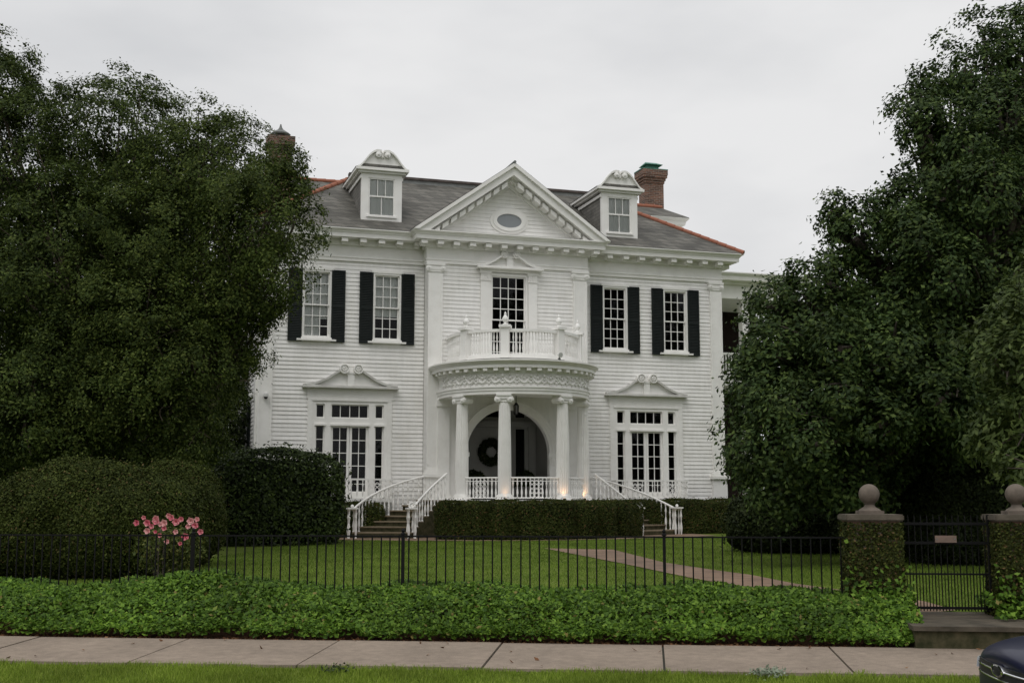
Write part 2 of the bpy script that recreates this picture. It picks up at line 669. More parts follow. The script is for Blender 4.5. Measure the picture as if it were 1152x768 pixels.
PROFILE = [(-30, -.10), (9.8, -.10), (11.6, .018), (13.5, .075), (13.75, .10), (14.35, .28), (14.9, .30), (25, .38), (36, .52), (42, .55), (60, .55), (400, .6)]


def gz_s(s):
    for (a, za), (b, zb) in zip(PROFILE, PROFILE[1:]):
        if s <= b:
            return za + (zb - za) * max(0, (s - a)) / (b - a)
    return PROFILE[-1][1]


def gz(x, y):
    return gz_s(to_st(x, y)[1])


# ------------------------------------------------------------------ the setting
def sheet(name, m, ss, t0, t1, dz=0.0, nt_=1, zf=None):
    b = MB()
    vs, fs = [], []
    for s in ss:
        for i in range(nt_ + 1):
            t = t0 + (t1 - t0) * i / nt_
            vs.append(st(t, s, (zf(s) if zf else gz_s(s)) + dz))
    k = nt_ + 1
    for j in range(len(ss) - 1):
        for i in range(nt_):
            fs.append((j * k + i, j * k + i + 1, (j + 1) * k + i + 1, (j + 1) * k + i))
    b.add(vs, fs)
    return tag(b.build(name, m), kind='structure')


sheet('ground', 'lawn_grass', [9.9, 11.6, 13.5, 13.75, 14.0, 14.35, 14.9, 18, 25, 30, 36, 42, 60, 400, 2500], -2500, 2500)
sheet('far_ground', 'lawn_grass', [-2500, -29], -2500, 2500, zf=lambda s: -.12)
sheet('road', 'asphalt', [-30, 9.8], -2500, 2500, zf=lambda s: -.10)
b = MB()
for i in range(40):
    t = -40 + i * 2.0
    b.add([st(t + a, s, z) for z in (-.2, .022) for s in (9.72, 9.90) for a in (.004, 1.996)],
          [(0, 2, 3, 1), (4, 5, 7, 6), (0, 1, 5, 4), (2, 6, 7, 3), (0, 4, 6, 2), (1, 3, 7, 5)])
tag(b.build('kerb', 'old_concrete'), kind='structure')

# sidewalk: slabs with open joints, joints where the photograph has them
joints = [-40 + 1.72 * i for i in range(19)]
joints = [j for j in joints if j < -8.3] + [-6.93, -5.17, -3.44, -1.62, .12, 1.87, 3.72, 5.5, 7.2, 9.0, 10.7, 12.4, 14.2, 16, 18, 20, 22]
b = MB()
for a, c in zip(joints, joints[1:]):
    dz = random.uniform(-.006, .006)
    sk = random.uniform(-.01, .01)
    vs = []
    for z in (-.1, 0):
        for s in (11.84, 13.49):
            for t in (a + .011, c - .011):
                vs.append(st(t, s, gz_s(s) + .03 + z + dz))
    b.add(vs, [(0, 2, 3, 1), (4, 5, 7, 6), (0, 1, 5, 4), (2, 6, 7, 3), (0, 4, 6, 2), (1, 3, 7, 5)])
tag(b.build('sidewalk', 'concrete'), kind='structure')
sheet('sidewalk_bed', 'dark_joint', [11.86, 13.47], -40, 22, dz=.010)
# bare mulch at the foot of the ivy bank
sheet('mulch_bed', 'mulch', [13.50, 13.75, 14.0, 14.35, 14.9], -40, 3.4, dz=.012, nt_=60)

# brick garden path from the porch steps to the gate
lo = [(520, 613.5), (615, 617), (700, 634), (780, 651), (850, 663), (930, 676), (1000, 689)]
up = [(520, 610.5), (720, 613), (765, 635.5), (830, 642), (888, 655), (960, 668), (1040, 684)]


def on_ground(px, py):
    a = (px - 576) / 1366
    b_ = (384 - py) / 1366
    d = Vector((a, cos(TILT) - b_ * sin(TILT), sin(TILT) + b_ * cos(TILT)))
    z = .35
    for _ in range(8):
        k = (z - EYE) / d.z
        z = gz(d.x * k, d.y * k)
    return Vector((d.x * k, d.y * k, z))


def path_strip(name, A, B, m, dz):
    b = MB()
    n = 12
    rows = []
    for i in range(len(A) - 1):
        for q in range(6):
            f = q / 6
            rows.append((A[i].lerp(A[i + 1], f), B[i].lerp(B[i + 1], f)))
    rows.append((A[-1], B[-1]))
    vs, fs = [], []
    for a, c in rows:
        for j in range(n + 1):
            p = a.lerp(c, j / n)
            vs.append((p.x, p.y, gz(p.x, p.y) + dz))
    k = n + 1
    for i in range(len(rows) - 1):
        for j in range(n):
            fs.append((i * k + j, i * k + j + 1, (i + 1) * k + j + 1, (i + 1) * k + j))
    b.add(vs, fs)
    return tag(b.build(name, m), kind='structure')


def W(x, y):
    return Vector((x, y, 0))


PSI = radians(17.5)
HO = Vector((-.28 * cos(PSI), 40 - .28 * sin(PSI), 0))
HU = Vector((cos(PSI), sin(PSI), 0))
HV = Vector((sin(PSI), -cos(PSI), 0))


def hw(u, v, z=0):
    return HO + HU * u + HV * v + Vector((0, 0, z))


A = [on_ground(*p) for p in [(612, 617), (700, 634), (780, 651), (850, 663), (905, 672), (985, 684), (1030, 692)]]
B = [on_ground(*p) for p in [(690, 618.5), (745, 632.5), (800, 641), (845, 647), (895, 657), (1040, 677), (1075, 687)]]
PATH_A, PATH_B = A, B
path_strip('garden_path', A, B, 'path_brick', .014)
A = [hw(u, 5.25 - .06 * (u - .3) ** 2) for u in (-7, -4.5, -2.5, 0, 2.2, 4, 6)]
B = [hw(u, v) for u, v in ((-7, .4), (-4.5, .5), (-2.5, .5), (0, .6), (2.2, .5), (4, .5), (6, .5))]
path_strip('porch_apron_path', A, B, 'path_brick', .009)

# ------------------------------------------------------------------ the mansion
GZ = .45
house = empty('mansion', HO, PSI)
tag(house, 'large white clapboard mansion with a rounded columned porch and dark shutters', 'house')
HW = 7.97
BW = 2.72
BP = .5
FL = 1.65


def hb():
    return MB(True)


def siding(b, along, fixed, a0, a1, z0, z1, cuts=(), h=.130, proud=.025, sgn=1, clip=None):
    """lap siding on a wall; along 'u' at v=fixed or along 'v' at u=fixed (sgn is the outward side)"""
    nrow = int(round((z1 - z0) / h))
    h = (z1 - z0) / nrow
    for i in range(nrow):
        za = z0 + i * h
        zb = za + h
        zm = (za + zb) / 2
        spans = [(a0, a1)]
        if clip:
            c0, c1 = clip(zm)
            spans = [(max(a0, c0), min(a1, c1))]
        for (c0, c1, d0, d1) in cuts:
            if d0 < zm < d1:
                ns = []
                for (p, q) in spans:
                    if c1 <= p or c0 >= q:
                        ns.append((p, q))
                    else:
                        if c0 > p:
                            ns.append((p, c0))
                        if c1 < q:
                            ns.append((c1, q))
                spans = ns
        for (p, q) in spans:
            if q - p < .01:
                continue
            # boards come in lengths: butt joints
            cutsb = [p]
            x = p + random.uniform(1.5, 4.5)
            while x < q - .8:
                cutsb.append(x)
                x += random.uniform(2.5, 4.5)
            cutsb.append(q)
            for e, g in zip(cutsb, cutsb[1:]):
                pr = proud + random.uniform(-.004, .004)
                g2 = g - (.004 if g != q else 0)
                if along == 'u':
                    vs = [(e, fixed + sgn * .002, za), (g2, fixed + sgn * .002, za), (g2, fixed + sgn * pr, za), (e, fixed + sgn * pr, za),
                          (g2, fixed + sgn * .005, zb), (e, fixed + sgn * .005, zb)]
                else:
                    vs = [(fixed + sgn * .002, e, za), (fixed + sgn * .002, g2, za), (fixed + sgn * pr, g2, za), (fixed + sgn * pr, e, za),
                          (fixed + sgn * .005, g2, zb), (fixed + sgn * .005, e, zb)]
                b.add(vs, [(0, 1, 2, 3), (3, 2, 4, 5)])


UW = [-6.22, -3.96, 3.96, 6.22]        # upper windows
LW = [-5.10, 5.07]                     # french windows
up_cuts = [(u - .50, u + .50, 6.60, 8.95) for u in UW]
lo_cuts = [(u - 1.22, u + 1.22, 1.6, 5.0) for u in LW]
b = hb()
siding(b, 'u', 0, -7.60, -BW + .05, 1.15, 9.24, [c for c in up_cuts + lo_cuts if c[0] < 0])
siding(b, 'u', 0, BW - .05, 7.60, 1.15, 9.24, [c for c in up_cuts + lo_cuts if c[0] > 0])
siding(b, 'u', BP, -2.30, 2.30, 5.2, 9.24, [(-.66, .66, 5.2, 9.02)])
siding(b, 'v', -HW, -13.5, -.42, 1.15, 9.24, [(-3.6, -2.4, 6.6, 8.9), (-8.0, -6.8, 6.6, 8.9), (-3.6, -2.4, 2.0, 4.8)], sgn=-1)
siding(b, 'v', HW, -13.5, -.42, 1.15, 9.24, [], sgn=1)
for s in (-1, 1):
    siding(b, 'v', s * BW, -.02, .06, 1.15, 9.24, [], sgn=s)
b.build('wall', 'siding_paint', house, recalc=False)

# solid wall behind the boards (with window openings) and rooms whose shade is painted near-black
b = hb()


def holed(b, u0, u1, z0, z1, v0, v1, holes):
    """rectangular wall slab with rectangular holes side by side"""
    us = sorted({u0, u1, *[h[0] for h in holes], *[h[1] for h in holes]})
    zs = sorted({z0, z1, *[h[2] for h in holes], *[h[3] for h in holes]})
    for a, c in zip(us, us[1:]):
        for e, g in zip(zs, zs[1:]):
            um, zm = (a + c) / 2, (e + g) / 2
            if any(h[0] < um < h[1] and h[2] < zm < h[3] for h in holes):
                continue
            b.box(a, c, v0, v1, e, g)


hol = [(u - .45, u + .45, 6.66, 8.90) for u in UW]
hl = [(u - 1.15, u + 1.15, 1.70, 4.78) for u in LW]
holed(b, -HW, -BW, .55, 10.0, -.14, 0, [h for h in hol + hl if h[0] < 0])
holed(b, BW, HW, .55, 10.0, -.14, 0, [h for h in hol + hl if h[0] > 0])
holed(b, -BW, BW, 4.95, 10.0, BP - .14, BP, [(-.62, .62, 5.6, 8.98)])
b.box(-BW, -BW + .14, -.14, BP - .14, .55, 10.0)
b.box(BW - .14, BW, -.14, BP - .14, .55, 10.0)
b.box(-HW, -HW + .14, -13.5, -.14, .55, 10.0)
b.box(HW - .14, HW, -13.5, -.14, .55, 10.0)
b.box(-HW, HW, -13.64, -13.5, .55, 10.0)
b.build('wall_frame', 'siding_paint', house)
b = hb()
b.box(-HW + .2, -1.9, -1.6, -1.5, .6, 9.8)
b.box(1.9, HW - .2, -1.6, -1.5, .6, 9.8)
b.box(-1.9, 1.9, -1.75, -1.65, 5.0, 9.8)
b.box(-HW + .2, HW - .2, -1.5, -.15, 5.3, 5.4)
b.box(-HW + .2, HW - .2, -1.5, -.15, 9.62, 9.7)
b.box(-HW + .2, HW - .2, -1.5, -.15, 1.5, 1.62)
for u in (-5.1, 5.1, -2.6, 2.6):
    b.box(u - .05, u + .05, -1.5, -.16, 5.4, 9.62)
b.build('room_wall', 'room_shade_paint', house)
b = hb()
b.box(-HW - .03, -BW - .3, -.2, .035, .3, 1.15)
b.box(BW + .3, HW + .03, -.2, .035, .3, 1.15)
b.box(-HW - .035, -HW + .2, -13.5, -.2, .3, 1.15)
b.box(HW - .2, HW + .035, -13.5, -.2, .3, 1.15)
b.box(-BW - .3, BW + .3, -.15, BP + .02, .3, 1.15)
b.build('foundation', 'white_paint', house)


# pilasters
def ionic(b, c, zt, half, d, tall=.27):
    """a small ionic capital, facing direction d (u, v), top at zt"""
    dx, dy = d
    n = (-dy, dx)

    def P(a, o, z):
        return (c[0] + n[0] * a + dx * o, c[1] + n[1] * a + dy * o, z)
    b.obox(c, (n[0], n[1]), half * 2.5, half * 2.3, zt - .055, zt)
    b.obox(c, (n[0], n[1]), half * 2.15, half * 2.0, zt - .14, zt - .055)
    for s in (-1, 1):
        for o in (half * .62,):
            b.lathe(P(s * half * 1.05, o, zt - .155), [(.095, -.06), (.105, 0.0), (.105, .05), (.07, .052), (.07, .075), (.035, .08), (.035, .10), (.01, .105)], 12, (dx, dy, 0))
            b.lathe(P(s * half * 1.05, -half * .9, zt - .155), [(.09, -.03), (.10, .0), (.10, .2), (.09, .35)], 10, (dx, dy, 0))


def pilaster(u0, u1, v, name='pilaster', side=None):
    b = hb()
    pr = .085
    b.box(u0, u1, v - .05, v + pr, 2.62, 8.95)
    # sunk panel look: two raised edges
    b.box(u0, u0 + .06, v + pr, v + pr + .02, 2.75, 8.85)
    b.box(u1 - .06, u1, v + pr, v + pr + .02, 2.75, 8.85)
    o = b.build(name, 'white_paint', house)
    c = hb()
    c.box(u0 - .07, u1 + .07, v - .05, v + pr + .07, 9.16, 9.235)
    c.box(u0 - .02, u1 + .02, v - .05, v + pr + .03, 8.95, 9.16)
    w_ = u1 - u0
    for s in (-1, 1):
        uc = (u0 + u1) / 2 + s * (w_ / 2 - .01)
        c.lathe((uc, v + pr, 9.07), [(.085, -.02), (.10, 0.0), (.10, .05), (.065, .052), (.065, .075), (.03, .08), (.01, .10)], 12, (0, 1, 0))
    c.box(u0 + .07, u1 - .07, v + pr, v + pr + .045, 9.02, 9.13)
    c.build('capital', 'white_paint', o)
    d = hb()
    d.box(u0 - .10, u1 + .10, v - .05, v + pr + .10, .35, .62)
    d.box(u0 - .05, u1 + .05, v - .05, v + pr + .05, .62, 2.36)
    d.box(u0 - .12, u1 + .12, v - .05, v + pr + .12, 2.36, 2.46)
    d.box(u0 - .07, u1 + .07, v - .05, v + pr + .07, 2.46, 2.55)
    d.box(u0 - .03, u1 + .03, v - .05, v + pr + .03, 2.55, 2.62)
    d.build('pedestal', 'white_paint', o)
    return o


pilaster(-HW - .02, -HW + .42, 0)
pilaster(HW - .42, HW + .02, 0)
pilaster(-BW - .01, -BW + .47, BP)
pilaster(BW - .47, BW + .01, BP)
b = hb()
for s in (-1, 1):
    u0 = s * HW
    a0, a1 = (u0 - .085, u0 + .05) if s < 0 else (u0 - .05, u0 + .085)
    b = hb()
    b.box(a0, a1, -.42, -.01, 1.15, 9.24)
    b.build('corner_board', 'white_paint', house)

# entablature and cornice
PATH = [(-HW, -13.6), (-HW, 0), (-BW, 0), (-BW, BP), (BW, BP), (BW, 0), (HW, 0), (HW, -13.6)]
b = hb()
b.sweep(PATH, [(-.05, 9.24), (.075, 9.24), (.075, 9.33), (.10, 9.345), (.10, 9.375), (.06, 9.39), (.06, 9.74), (-.05, 9.74)])
b.build('frieze', 'white_paint', house)
b = hb()
b.sweep(PATH, [(-.05, 9.74), (.12, 9.74), (.14, 9.80), (.14, 9.935), (.52, 9.935), (.52, 10.06), (.545, 10.075), (.56, 10.11), (.62, 10.16), (.65, 10.17), (.65, 10.205), (.0, 10.24), (-.05, 10.24)])
for (a, c, v, d) in ((-7.8, -3.05, 0, .14), (3.05, 7.8, 0, .14), (-2.95, 2.95, BP, .14)):
    n = int(round((c - a) / .56))
    for i in range(n + 1):
        u = a + (c - a) * i / n
        b.box(u - .10, u + .10, v + d, v + .46, 9.80, 9.925)
        b.box(u - .075, u + .075, v + d, v + .34, 9.75, 9.80)
n = 24
for s in (-1, 1):
    for i in range(n):
        v = -.2 - i * .56
        for (e, f, z0, z1) in ((.14, .46, 9.80, 9.925), (.14, .34, 9.75, 9.80)):
            x0, x1 = (HW + e, HW + f) if s > 0 else (-HW - f, -HW - e)
            b.box(x0, x1, v - .1, v + .1, z0, z1)
b.build('cornice', 'white_paint', house)

# main roof: hipped, cut off by a flat deck
RS = .66
INS = 3.4
EO = .66
ZE = 10.215
ZD = ZE + RS * (EO + INS)
b = hb()
e0 = [(-HW - EO, EO, ZE), (HW + EO, EO, ZE), (HW + EO, -13.6 - EO, ZE), (-HW - EO, -13.6 - EO, ZE)]
d0 = [(-HW + INS, -INS, ZD), (HW - INS, -INS, ZD), (HW - INS, -13.6 + INS, ZD), (-HW + INS, -13.6 + INS, ZD)]
b.add(e0 + d0, [(0, 1, 5, 4), (1, 2, 6, 5), (2, 3, 7, 6), (3, 0, 4, 7), (4, 5, 6, 7)])
roof = b.build('roof', 'slate', house)
b = hb()
for s in (-1, 1):
    u = HW - INS
    # deck edge board with its metal cap
b.box(-u - .06, u + .06, -INS - .10, -INS + .05, ZD - .16, ZD + .10)
for s in (-1, 1):
    b.box(s * u - .08, s * u + .08, -13.6 + INS, -INS - .11, ZD - .12, ZD + .13)
b.build('deck_edge', 'deck_board', roof)
b = hb()
b.box(-u - .12, u + .12, -INS - .14, -INS + .11, ZD + .10, ZD + .19)
b.build('deck_cap', 'rusty_metal', roof)


def ridge_tiles(b, p, q, r=.085, step=.34):
    p, q = Vector(p), Vector(q)
    n = max(2, int((q - p).length / step))
    for i in range(n):
        a = p.lerp(q, i / n)
        c = p.lerp(q, (i + 1.12) / n)
        b.tube([a, c], [r * 1.12, r * .92], 9)


for s in (-1, 1):
    b = hb()
    ridge_tiles(b, (s * (HW + EO - .02), EO - .02, ZE + .02), (s * (HW - INS), -INS, ZD + .02))
    b.build('ridge_tile', 'ridge_terracotta', roof, smooth=True)

# pediment over the bay
AP = 12.62
PB = 10.20
PHW = 3.37
PF = BP + .65
sl = (AP - PB) / PHW
ped = hb()


def rake(b, zoff0, zoff1, v0, v1, ext=0.0):
    """band parallel to the rake between two vertical offsets below its top edge"""
    h = PHW + ext
    top = AP - zoff0
    bot = AP - zoff1
    zt = lambda u: top - sl * abs(u)
    zb = lambda u: bot - sl * abs(u)
    for s in (-1, 1):
        ut = (top - PB) / sl
        ub = max(0.02, (bot - PB) / sl)
        poly = [(0, top), (s * ut, PB + .002), (s * ub, PB + .002), (0, bot)]
        b.prism(poly, v0, v1)


rake(ped, 0.0, .13, BP - .1, PF + .06)
rake(ped, .13, .40, BP - .1, PF - .03)
rake(ped, .40, .52, BP - .1, BP + .30)
rake(ped, .52, .70, BP - .1, BP + .10)
pedo = ped.build('pediment', 'white_paint', house)
for s in (-1, 1):
    b = hb()
    n = 9
    for i in range(n):
        u = s * (.28 + i * (PHW - .95) / (n - .5))
        z = AP - .47 - sl * abs(u)
        dz = sl * .1
        poly = [(u - .1, z + dz * s), (u + .1, z - dz * s), (u + .1, z - .15 - dz * s), (u - .1, z - .15 + dz * s)]
        b.prism(poly, BP + .12, BP + .50)
    b.build('modillion', 'white_paint', pedo)
b = hb()
siding(b, 'u', BP + .02, -3.0, 3.0, 10.23, AP - .6, h=.125, clip=lambda z: (-(AP - .62 - z) / sl, (AP - .62 - z) / sl))
b.prism([(-2.9, 10.20), (2.9, 10.20), (0, AP - .5)], BP - .12, BP + .018)
b.build('tympanum', 'siding_paint', pedo)
b = hb()
VR = -((AP - ZE) / RS - EO) - .4
for s in (-1, 1):
    b.add([(0, PF + .05, AP + .012), (s * (PHW + .02), PF + .05, PB + .012), (s * (PHW + .02), .1, PB + .012), (0, VR, AP + .012)], [(0, 1, 2, 3)])
b.build('gable_roof', 'slate', pedo)
b = hb()
b.tube([(0, PF + .08, AP + .02), (0, VR + .3, AP + .02)], .05, 8)
b.build('ridge_cap', 'weathered_metal', pedo)
# oval window
ring = [(cos(2 * pi * k / 40), sin(2 * pi * k / 40)) for k in range(40)]


def ring_prism(b, cu, cz, ro, ri, v0, v1):
    n = len(ring)
    vs = []
    for (rx, rz) in (ro, ri):
        for v in (v0, v1):
            vs += [(cu + x * rx, v, cz + z * rz) for x, z in ring]
    fs = []
    for k in range(n):
        k2 = (k + 1) % n
        fs += [(n + k, n + k2, 3 * n + k2, 3 * n + k), (k, k2, n + k2, n + k), (2 * n + k, 3 * n + k, 3 * n + k2, 2 * n + k2), (k, 2 * n + k, 2 * n + k2, k2)]
    b.add(vs, fs)


b = hb()
ring_prism(b, 0, 10.80, (.66, .44), (.56, .35), BP + .02, BP + .075)
ring_prism(b, 0, 10.80, (.56, .35), (.43, .235), BP + .02, BP + .11)
ov = b.build('oval_window', 'white_paint', pedo)
b = hb()
b.prism([(x * .45, 10.80 + z * .25) for x, z in ring], BP + .05, BP + .062)
mat('grey_pane', (.22, .24, .25), .08, .6)
b.build('oval_pane', 'grey_pane', pedo)


# ------------------------------------------------------------------ windows
def grid_bars(b, u0, u1, z0, z1, nc, nr, v, bw=.024, dv=.03):
    for i in range(1, nc):
        u = u0 + (u1 - u0) * i / nc
        b.box(u - bw / 2, u + bw / 2, v - dv / 2, v + dv / 2, z0, z1)
    for j in range(1, nr):
        z = z0 + (z1 - z0) * j / nr
        b.box(u0, u1, v - dv / 2 + .003, v + dv / 2 - .003, z - bw / 2, z + bw / 2)


def frame_rect(b, u0, u1, z0, z1, wd, v0, v1):
    b.box(u0, u0 + wd, v0, v1, z0, z1)
    b.box(u1 - wd, u1, v0, v1, z0, z1)
    b.box(u0 + wd, u1 - wd, v0, v1, z0, z0 + wd)
    b.box(u0 + wd, u1 - wd, v0, v1, z1 - wd, z1)


def curtain_mesh(b, u0, u1, z0, z1, v, folds, amp=.025):
    n = max(8, folds * 6)
    vs = []
    for i in range(n + 1):
        u = u0 + (u1 - u0) * i / n
        o = amp * sin(2 * pi * folds * i / n + .7) + amp * .5 * sin(2 * pi * folds * 1.7 * i / n)
        vs += [(u, v + o, z0), (u, v + o, z1)]
    b.add(vs, [(2 * i, 2 * i + 2, 2 * i + 3, 2 * i + 1) for i in range(n)])


def sash_window(uc, hw_, z0, z1, v, nc, rows, parent, curtains=(), name='window', casing=.06, sill=True):
    b = hb()
    frame_rect(b, uc - hw_ - casing, uc + hw_ + casing, z0 - .01, z1 + casing, casing, v - .12, v + .06)
    zm = z0 + (z1 - z0) * .5
    # lower sash sits behind the upper one
    frame_rect(b, uc - hw_, uc + hw_, zm - .025, z1, .042, v - .05, v - .005)
    frame_rect(b, uc - hw_, uc + hw_, z0, zm + .025, .042, v - .10, v - .055)
    grid_bars(b, uc - hw_ + .042, uc + hw_ - .042, zm + .017, z1 - .042, nc, rows, v - .027)
    grid_bars(b, uc - hw_ + .042, uc + hw_ - .042, z0 + .042, zm - .017, nc, rows, v - .077)
    o = b.build(name, 'white_paint', parent)
    return o, zm


def glass(uc, hw_, z0, z1, v, parent, name='pane'):
    b = hb()
    b.add([(uc - hw_, v, z0), (uc + hw_, v, z0), (uc + hw_, v, z1), (uc - hw_, v, z1)], [(0, 1, 2, 3)])
    return b.build(name, 'window_glass', parent)


for i, u in enumerate(UW):
    o, zm = sash_window(u, .405, 6.74, 8.84, 0, 3, 3, house)
    glass(u, .40, zm, 8.84, -.030, o)
    glass(u, .40, 6.74, zm, -.080, o)
    b = hb()
    b.box(u - .62, u + .62, .0, .15, 6.62, 6.675)
    b.box(u - .48, u + .48, -.1, .11, 6.675, 6.73)
    b.build('sill', 'white_paint', o)
    b = hb()
    b.box(u - .52, u + .52, .0, .085, 8.90, 8.985)
    b.build('head_board', 'white_paint', o)
    if i < 2:
        b = hb()
        curtain_mesh(b, u - .42, u + .42, 7.35 if i == 0 else 7.50, 8.88, -.128, 5, .010)
        if i == 0:
            curtain_mesh(b, u - .42, u + .12, 6.70, 7.36, -.125, 4, .010)
        b.build('curtain', 'curtain', o)
    # louvred shutters, folded back on the wall
    for s in (-1, 1):
        b = hb()
        x0 = u + s * .46 if s > 0 else u - .90
        x1 = x0 + .44
        v0, v1 = .045, .085
        frame_rect(b, x0, x1, 6.60, 8.92, .05, v0, v1)
        b.box(x0 + .05, x1 - .05, v0, v1, 7.70, 7.78)
        b.box(x0 + .05, x1 - .05, v0 + .002, v0 + .008, 6.65, 8.87)
        for (a, c) in ((6.65, 7.70), (7.78, 8.87)):
            n = int((c - a) / .052)
            for k in range(n):
                z = a + (c - a) * (k + .5) / n
                b.add([(x0 + .05, v1 - .004, z - .022), (x1 - .05, v1 - .004, z - .022), (x1 - .05, v0 + .01, z + .022), (x0 + .05, v0 + .01, z + .022)], [(0, 1, 2, 3)])
        b.build('shutter', 'shutter_paint', house)


def swan_pediment(b, uc, v, hw_, z0, rise, vol=.12, depth=.16, gap=.20, back=.04, m=None):
    """broken swan-neck pediment: base cornice, ogee field, two volutes and a middle block"""
    m = m or b
    m.box(uc - hw_ - .03, uc + hw_ + .03, v, v + depth + .06, z0, z0 + .045)
    m.box(uc - hw_, uc + hw_, v, v + depth, z0 + .045, z0 + .085)
    n = 12
    zb = z0 + .085
    zt = z0 + rise
    for s in (-1, 1):
        curve = []
        for k in range(n + 1):
            f = k / n
            uu = hw_ - (hw_ - gap) * f
            ff = .06 * f + .94 * f ** 2.0 * (1 - .10 * max(0, f - .75) * 4)
            curve.append((uc + s * uu, zb + .03 + (zt - zb - .03) * ff))
        field = [(p[0], p[1] - .03) for p in curve] + [(uc, zt - .08), (uc, zb)]
        b.prism(field if s > 0 else field[::-1], v, v + back)
        lo_ = [(p[0], p[1] - .075) for p in curve[::-1]]
        for k in range(n):
            q = [curve[k], curve[k + 1], (curve[k + 1][0], curve[k + 1][1] - .075), (curve[k][0], max(zb, curve[k][1] - .075))]
            m.prism(q, v + .01, v + depth)
        cz = zt - vol * .85
        d0_ = depth + .03
        b.lathe((uc + s * (gap + vol * .05), v, cz), [(vol, .01), (vol * 1.04, d0_ - .03), (vol, d0_), (vol * .84, d0_), (vol * .78, d0_ - .055), (vol * .56, d0_ - .055), (vol * .52, d0_), (vol * .36, d0_ + .004), (vol * .30, d0_ - .02), (vol * .2, d0_ - .02), (vol * .12, d0_ + .02)], 18, (0, 1, 0))
    b.box(uc - .11, uc + .11, v, v + depth * .7, zb, zb + rise * .5)
    b.box(uc - .15, uc + .15, v, v + depth * .8, zb + rise * .5, zb + rise * .58)


BALP = [(.030, 0), (.034, .03), (.018, .06), (.022, .12), (.036, .26), (.030, .38), (.014, .52), (.018, .62), (.032, .72), (.020, .82), (.016, .90), (.028, .95), (.028, 1.0)]


def baluster(b, p, h, k=1.0, n=7):
    b.lathe(p, [(r * k, z * h) for r, z in BALP], n)


for i, u in enumerate(LW):
    b = hb()
    # posts and rails of the three part frame
    for (a, c) in ((-1.19, -1.08), (-.80, -.60), (.60, .80), (1.08, 1.19)):
        b.box(u + a, u + c, -.12, .055, 1.72, 4.80)
    for (a, c) in ((-1.08, -.80), (-.60, .60), (.80, 1.08)):
        b.box(u + a, u + c, -.12, .052, 4.64, 4.80)
        b.box(u + a, u + c, -.12, .052, 3.98, 4.20)
        b.box(u + a - .03, u + c + .03, .052, .10, 3.96, 4.02)
        b.box(u + a, u + c, -.12, .052, 1.62, 1.84)
    b.box(u - 1.34, u - 1.19, 0, .075, 1.62, 4.80)
    b.box(u + 1.19, u + 1.34, 0, .075, 1.62, 4.80)
    b.box(u - 1.22, u + 1.22, 0.055, .09, 4.74, 4.80)
    b.box(u - 1.36, u + 1.36, -.02, .07, 4.80, 5.15)
    # muntins
    grid_bars(b, u - .60, u + .60, 4.20, 4.64, 4, 1, -.03)
    for s in (-1, 1):
        lo_, hi_ = (u + .80, u + 1.08) if s > 0 else (u - 1.08, u - .80)
        frame_rect(b, lo_, hi_, 4.20, 4.64, .035, -.06, -.01)
        frame_rect(b, lo_, hi_, 1.84, 3.98, .035, -.06, -.01)
        grid_bars(b, lo_ + .03, hi_ - .03, 1.87, 3.95, 1, 5, -.03)
        x0, x1 = (u + .006, u + .60) if s > 0 else (u - .60, u - .006)
        frame_rect(b, x0, x1, 1.84, 3.98, .075, -.08, .0)
        grid_bars(b, x0 + .07, x1 - .07, 1.91, 3.91, 2, 5, -.035)
    frame_rect(b, u - .60, u + .60, 4.20, 4.64, .035, -.06, -.012)
    o = b.build('french_window', 'white_paint', house)
    b = hb()
    for (a, c, z0, z1) in ((-1.07, -.81, 4.21, 4.63), (-.59, .59, 4.21, 4.63), (.81, 1.07, 4.21, 4.63), (-1.07, -.81, 1.85, 3.97), (-.59, .59, 1.85, 3.97), (.81, 1.07, 1.85, 3.97)):
        b.add([(u + a, -.04, z0), (u + c, -.04, z0), (u + c, -.04, z1), (u + a, -.04, z1)], [(0, 1, 2, 3)])
    b.build('pane', 'window_glass', o)
    b = hb()
    m_ = hb()
    swan_pediment(b, u, .02, 1.50, 5.14, .74, .15, .17, .215, m=m_)
    b.build('swan_neck_pediment', 'white_paint', o)
    m_.build('pediment_moulding', 'trim_grey', o)
    # cast iron balconet
    b = hb()
    b.box(u - 1.35, u + 1.35, .05, .55, 1.58, 1.70)
    for s in (-1, 1):
        b.box(u + s * 1.0 - .07, u + s * 1.0 + .07, .04, .42, 1.30, 1.58)
    for k in range(15):
        uu = u - 1.27 + 2.54 * k / 14
        baluster(b, (uu, .48, 1.70), .56, .85)
        if k in (3, 4, 10, 11):
            for q in range(3):
                b.tube([(uu + .09 + .06 * cos(e), .48, 1.82 + q * .15 + .066 * sin(e)) for e in [k2 * pi / 5 for k2 in range(11)]], .012, 5, cap=False)
    b.box(u - 1.33, u + 1.33, .455, .505, 2.26, 2.31)
    b.box(u - 1.33, u + 1.33, .465, .495, 2.13, 2.15)
    for s in (-1, 1):
        b.box(u + s * 1.30 - .02, u + s * 1.30 + .02, .05, .48, 2.27, 2.30)
        for q in range(3):
            baluster(b, (u + s * 1.30, .14 + q * .11, 1.70), .57, .8)
    b.build('balconet', 'white_paint', o)

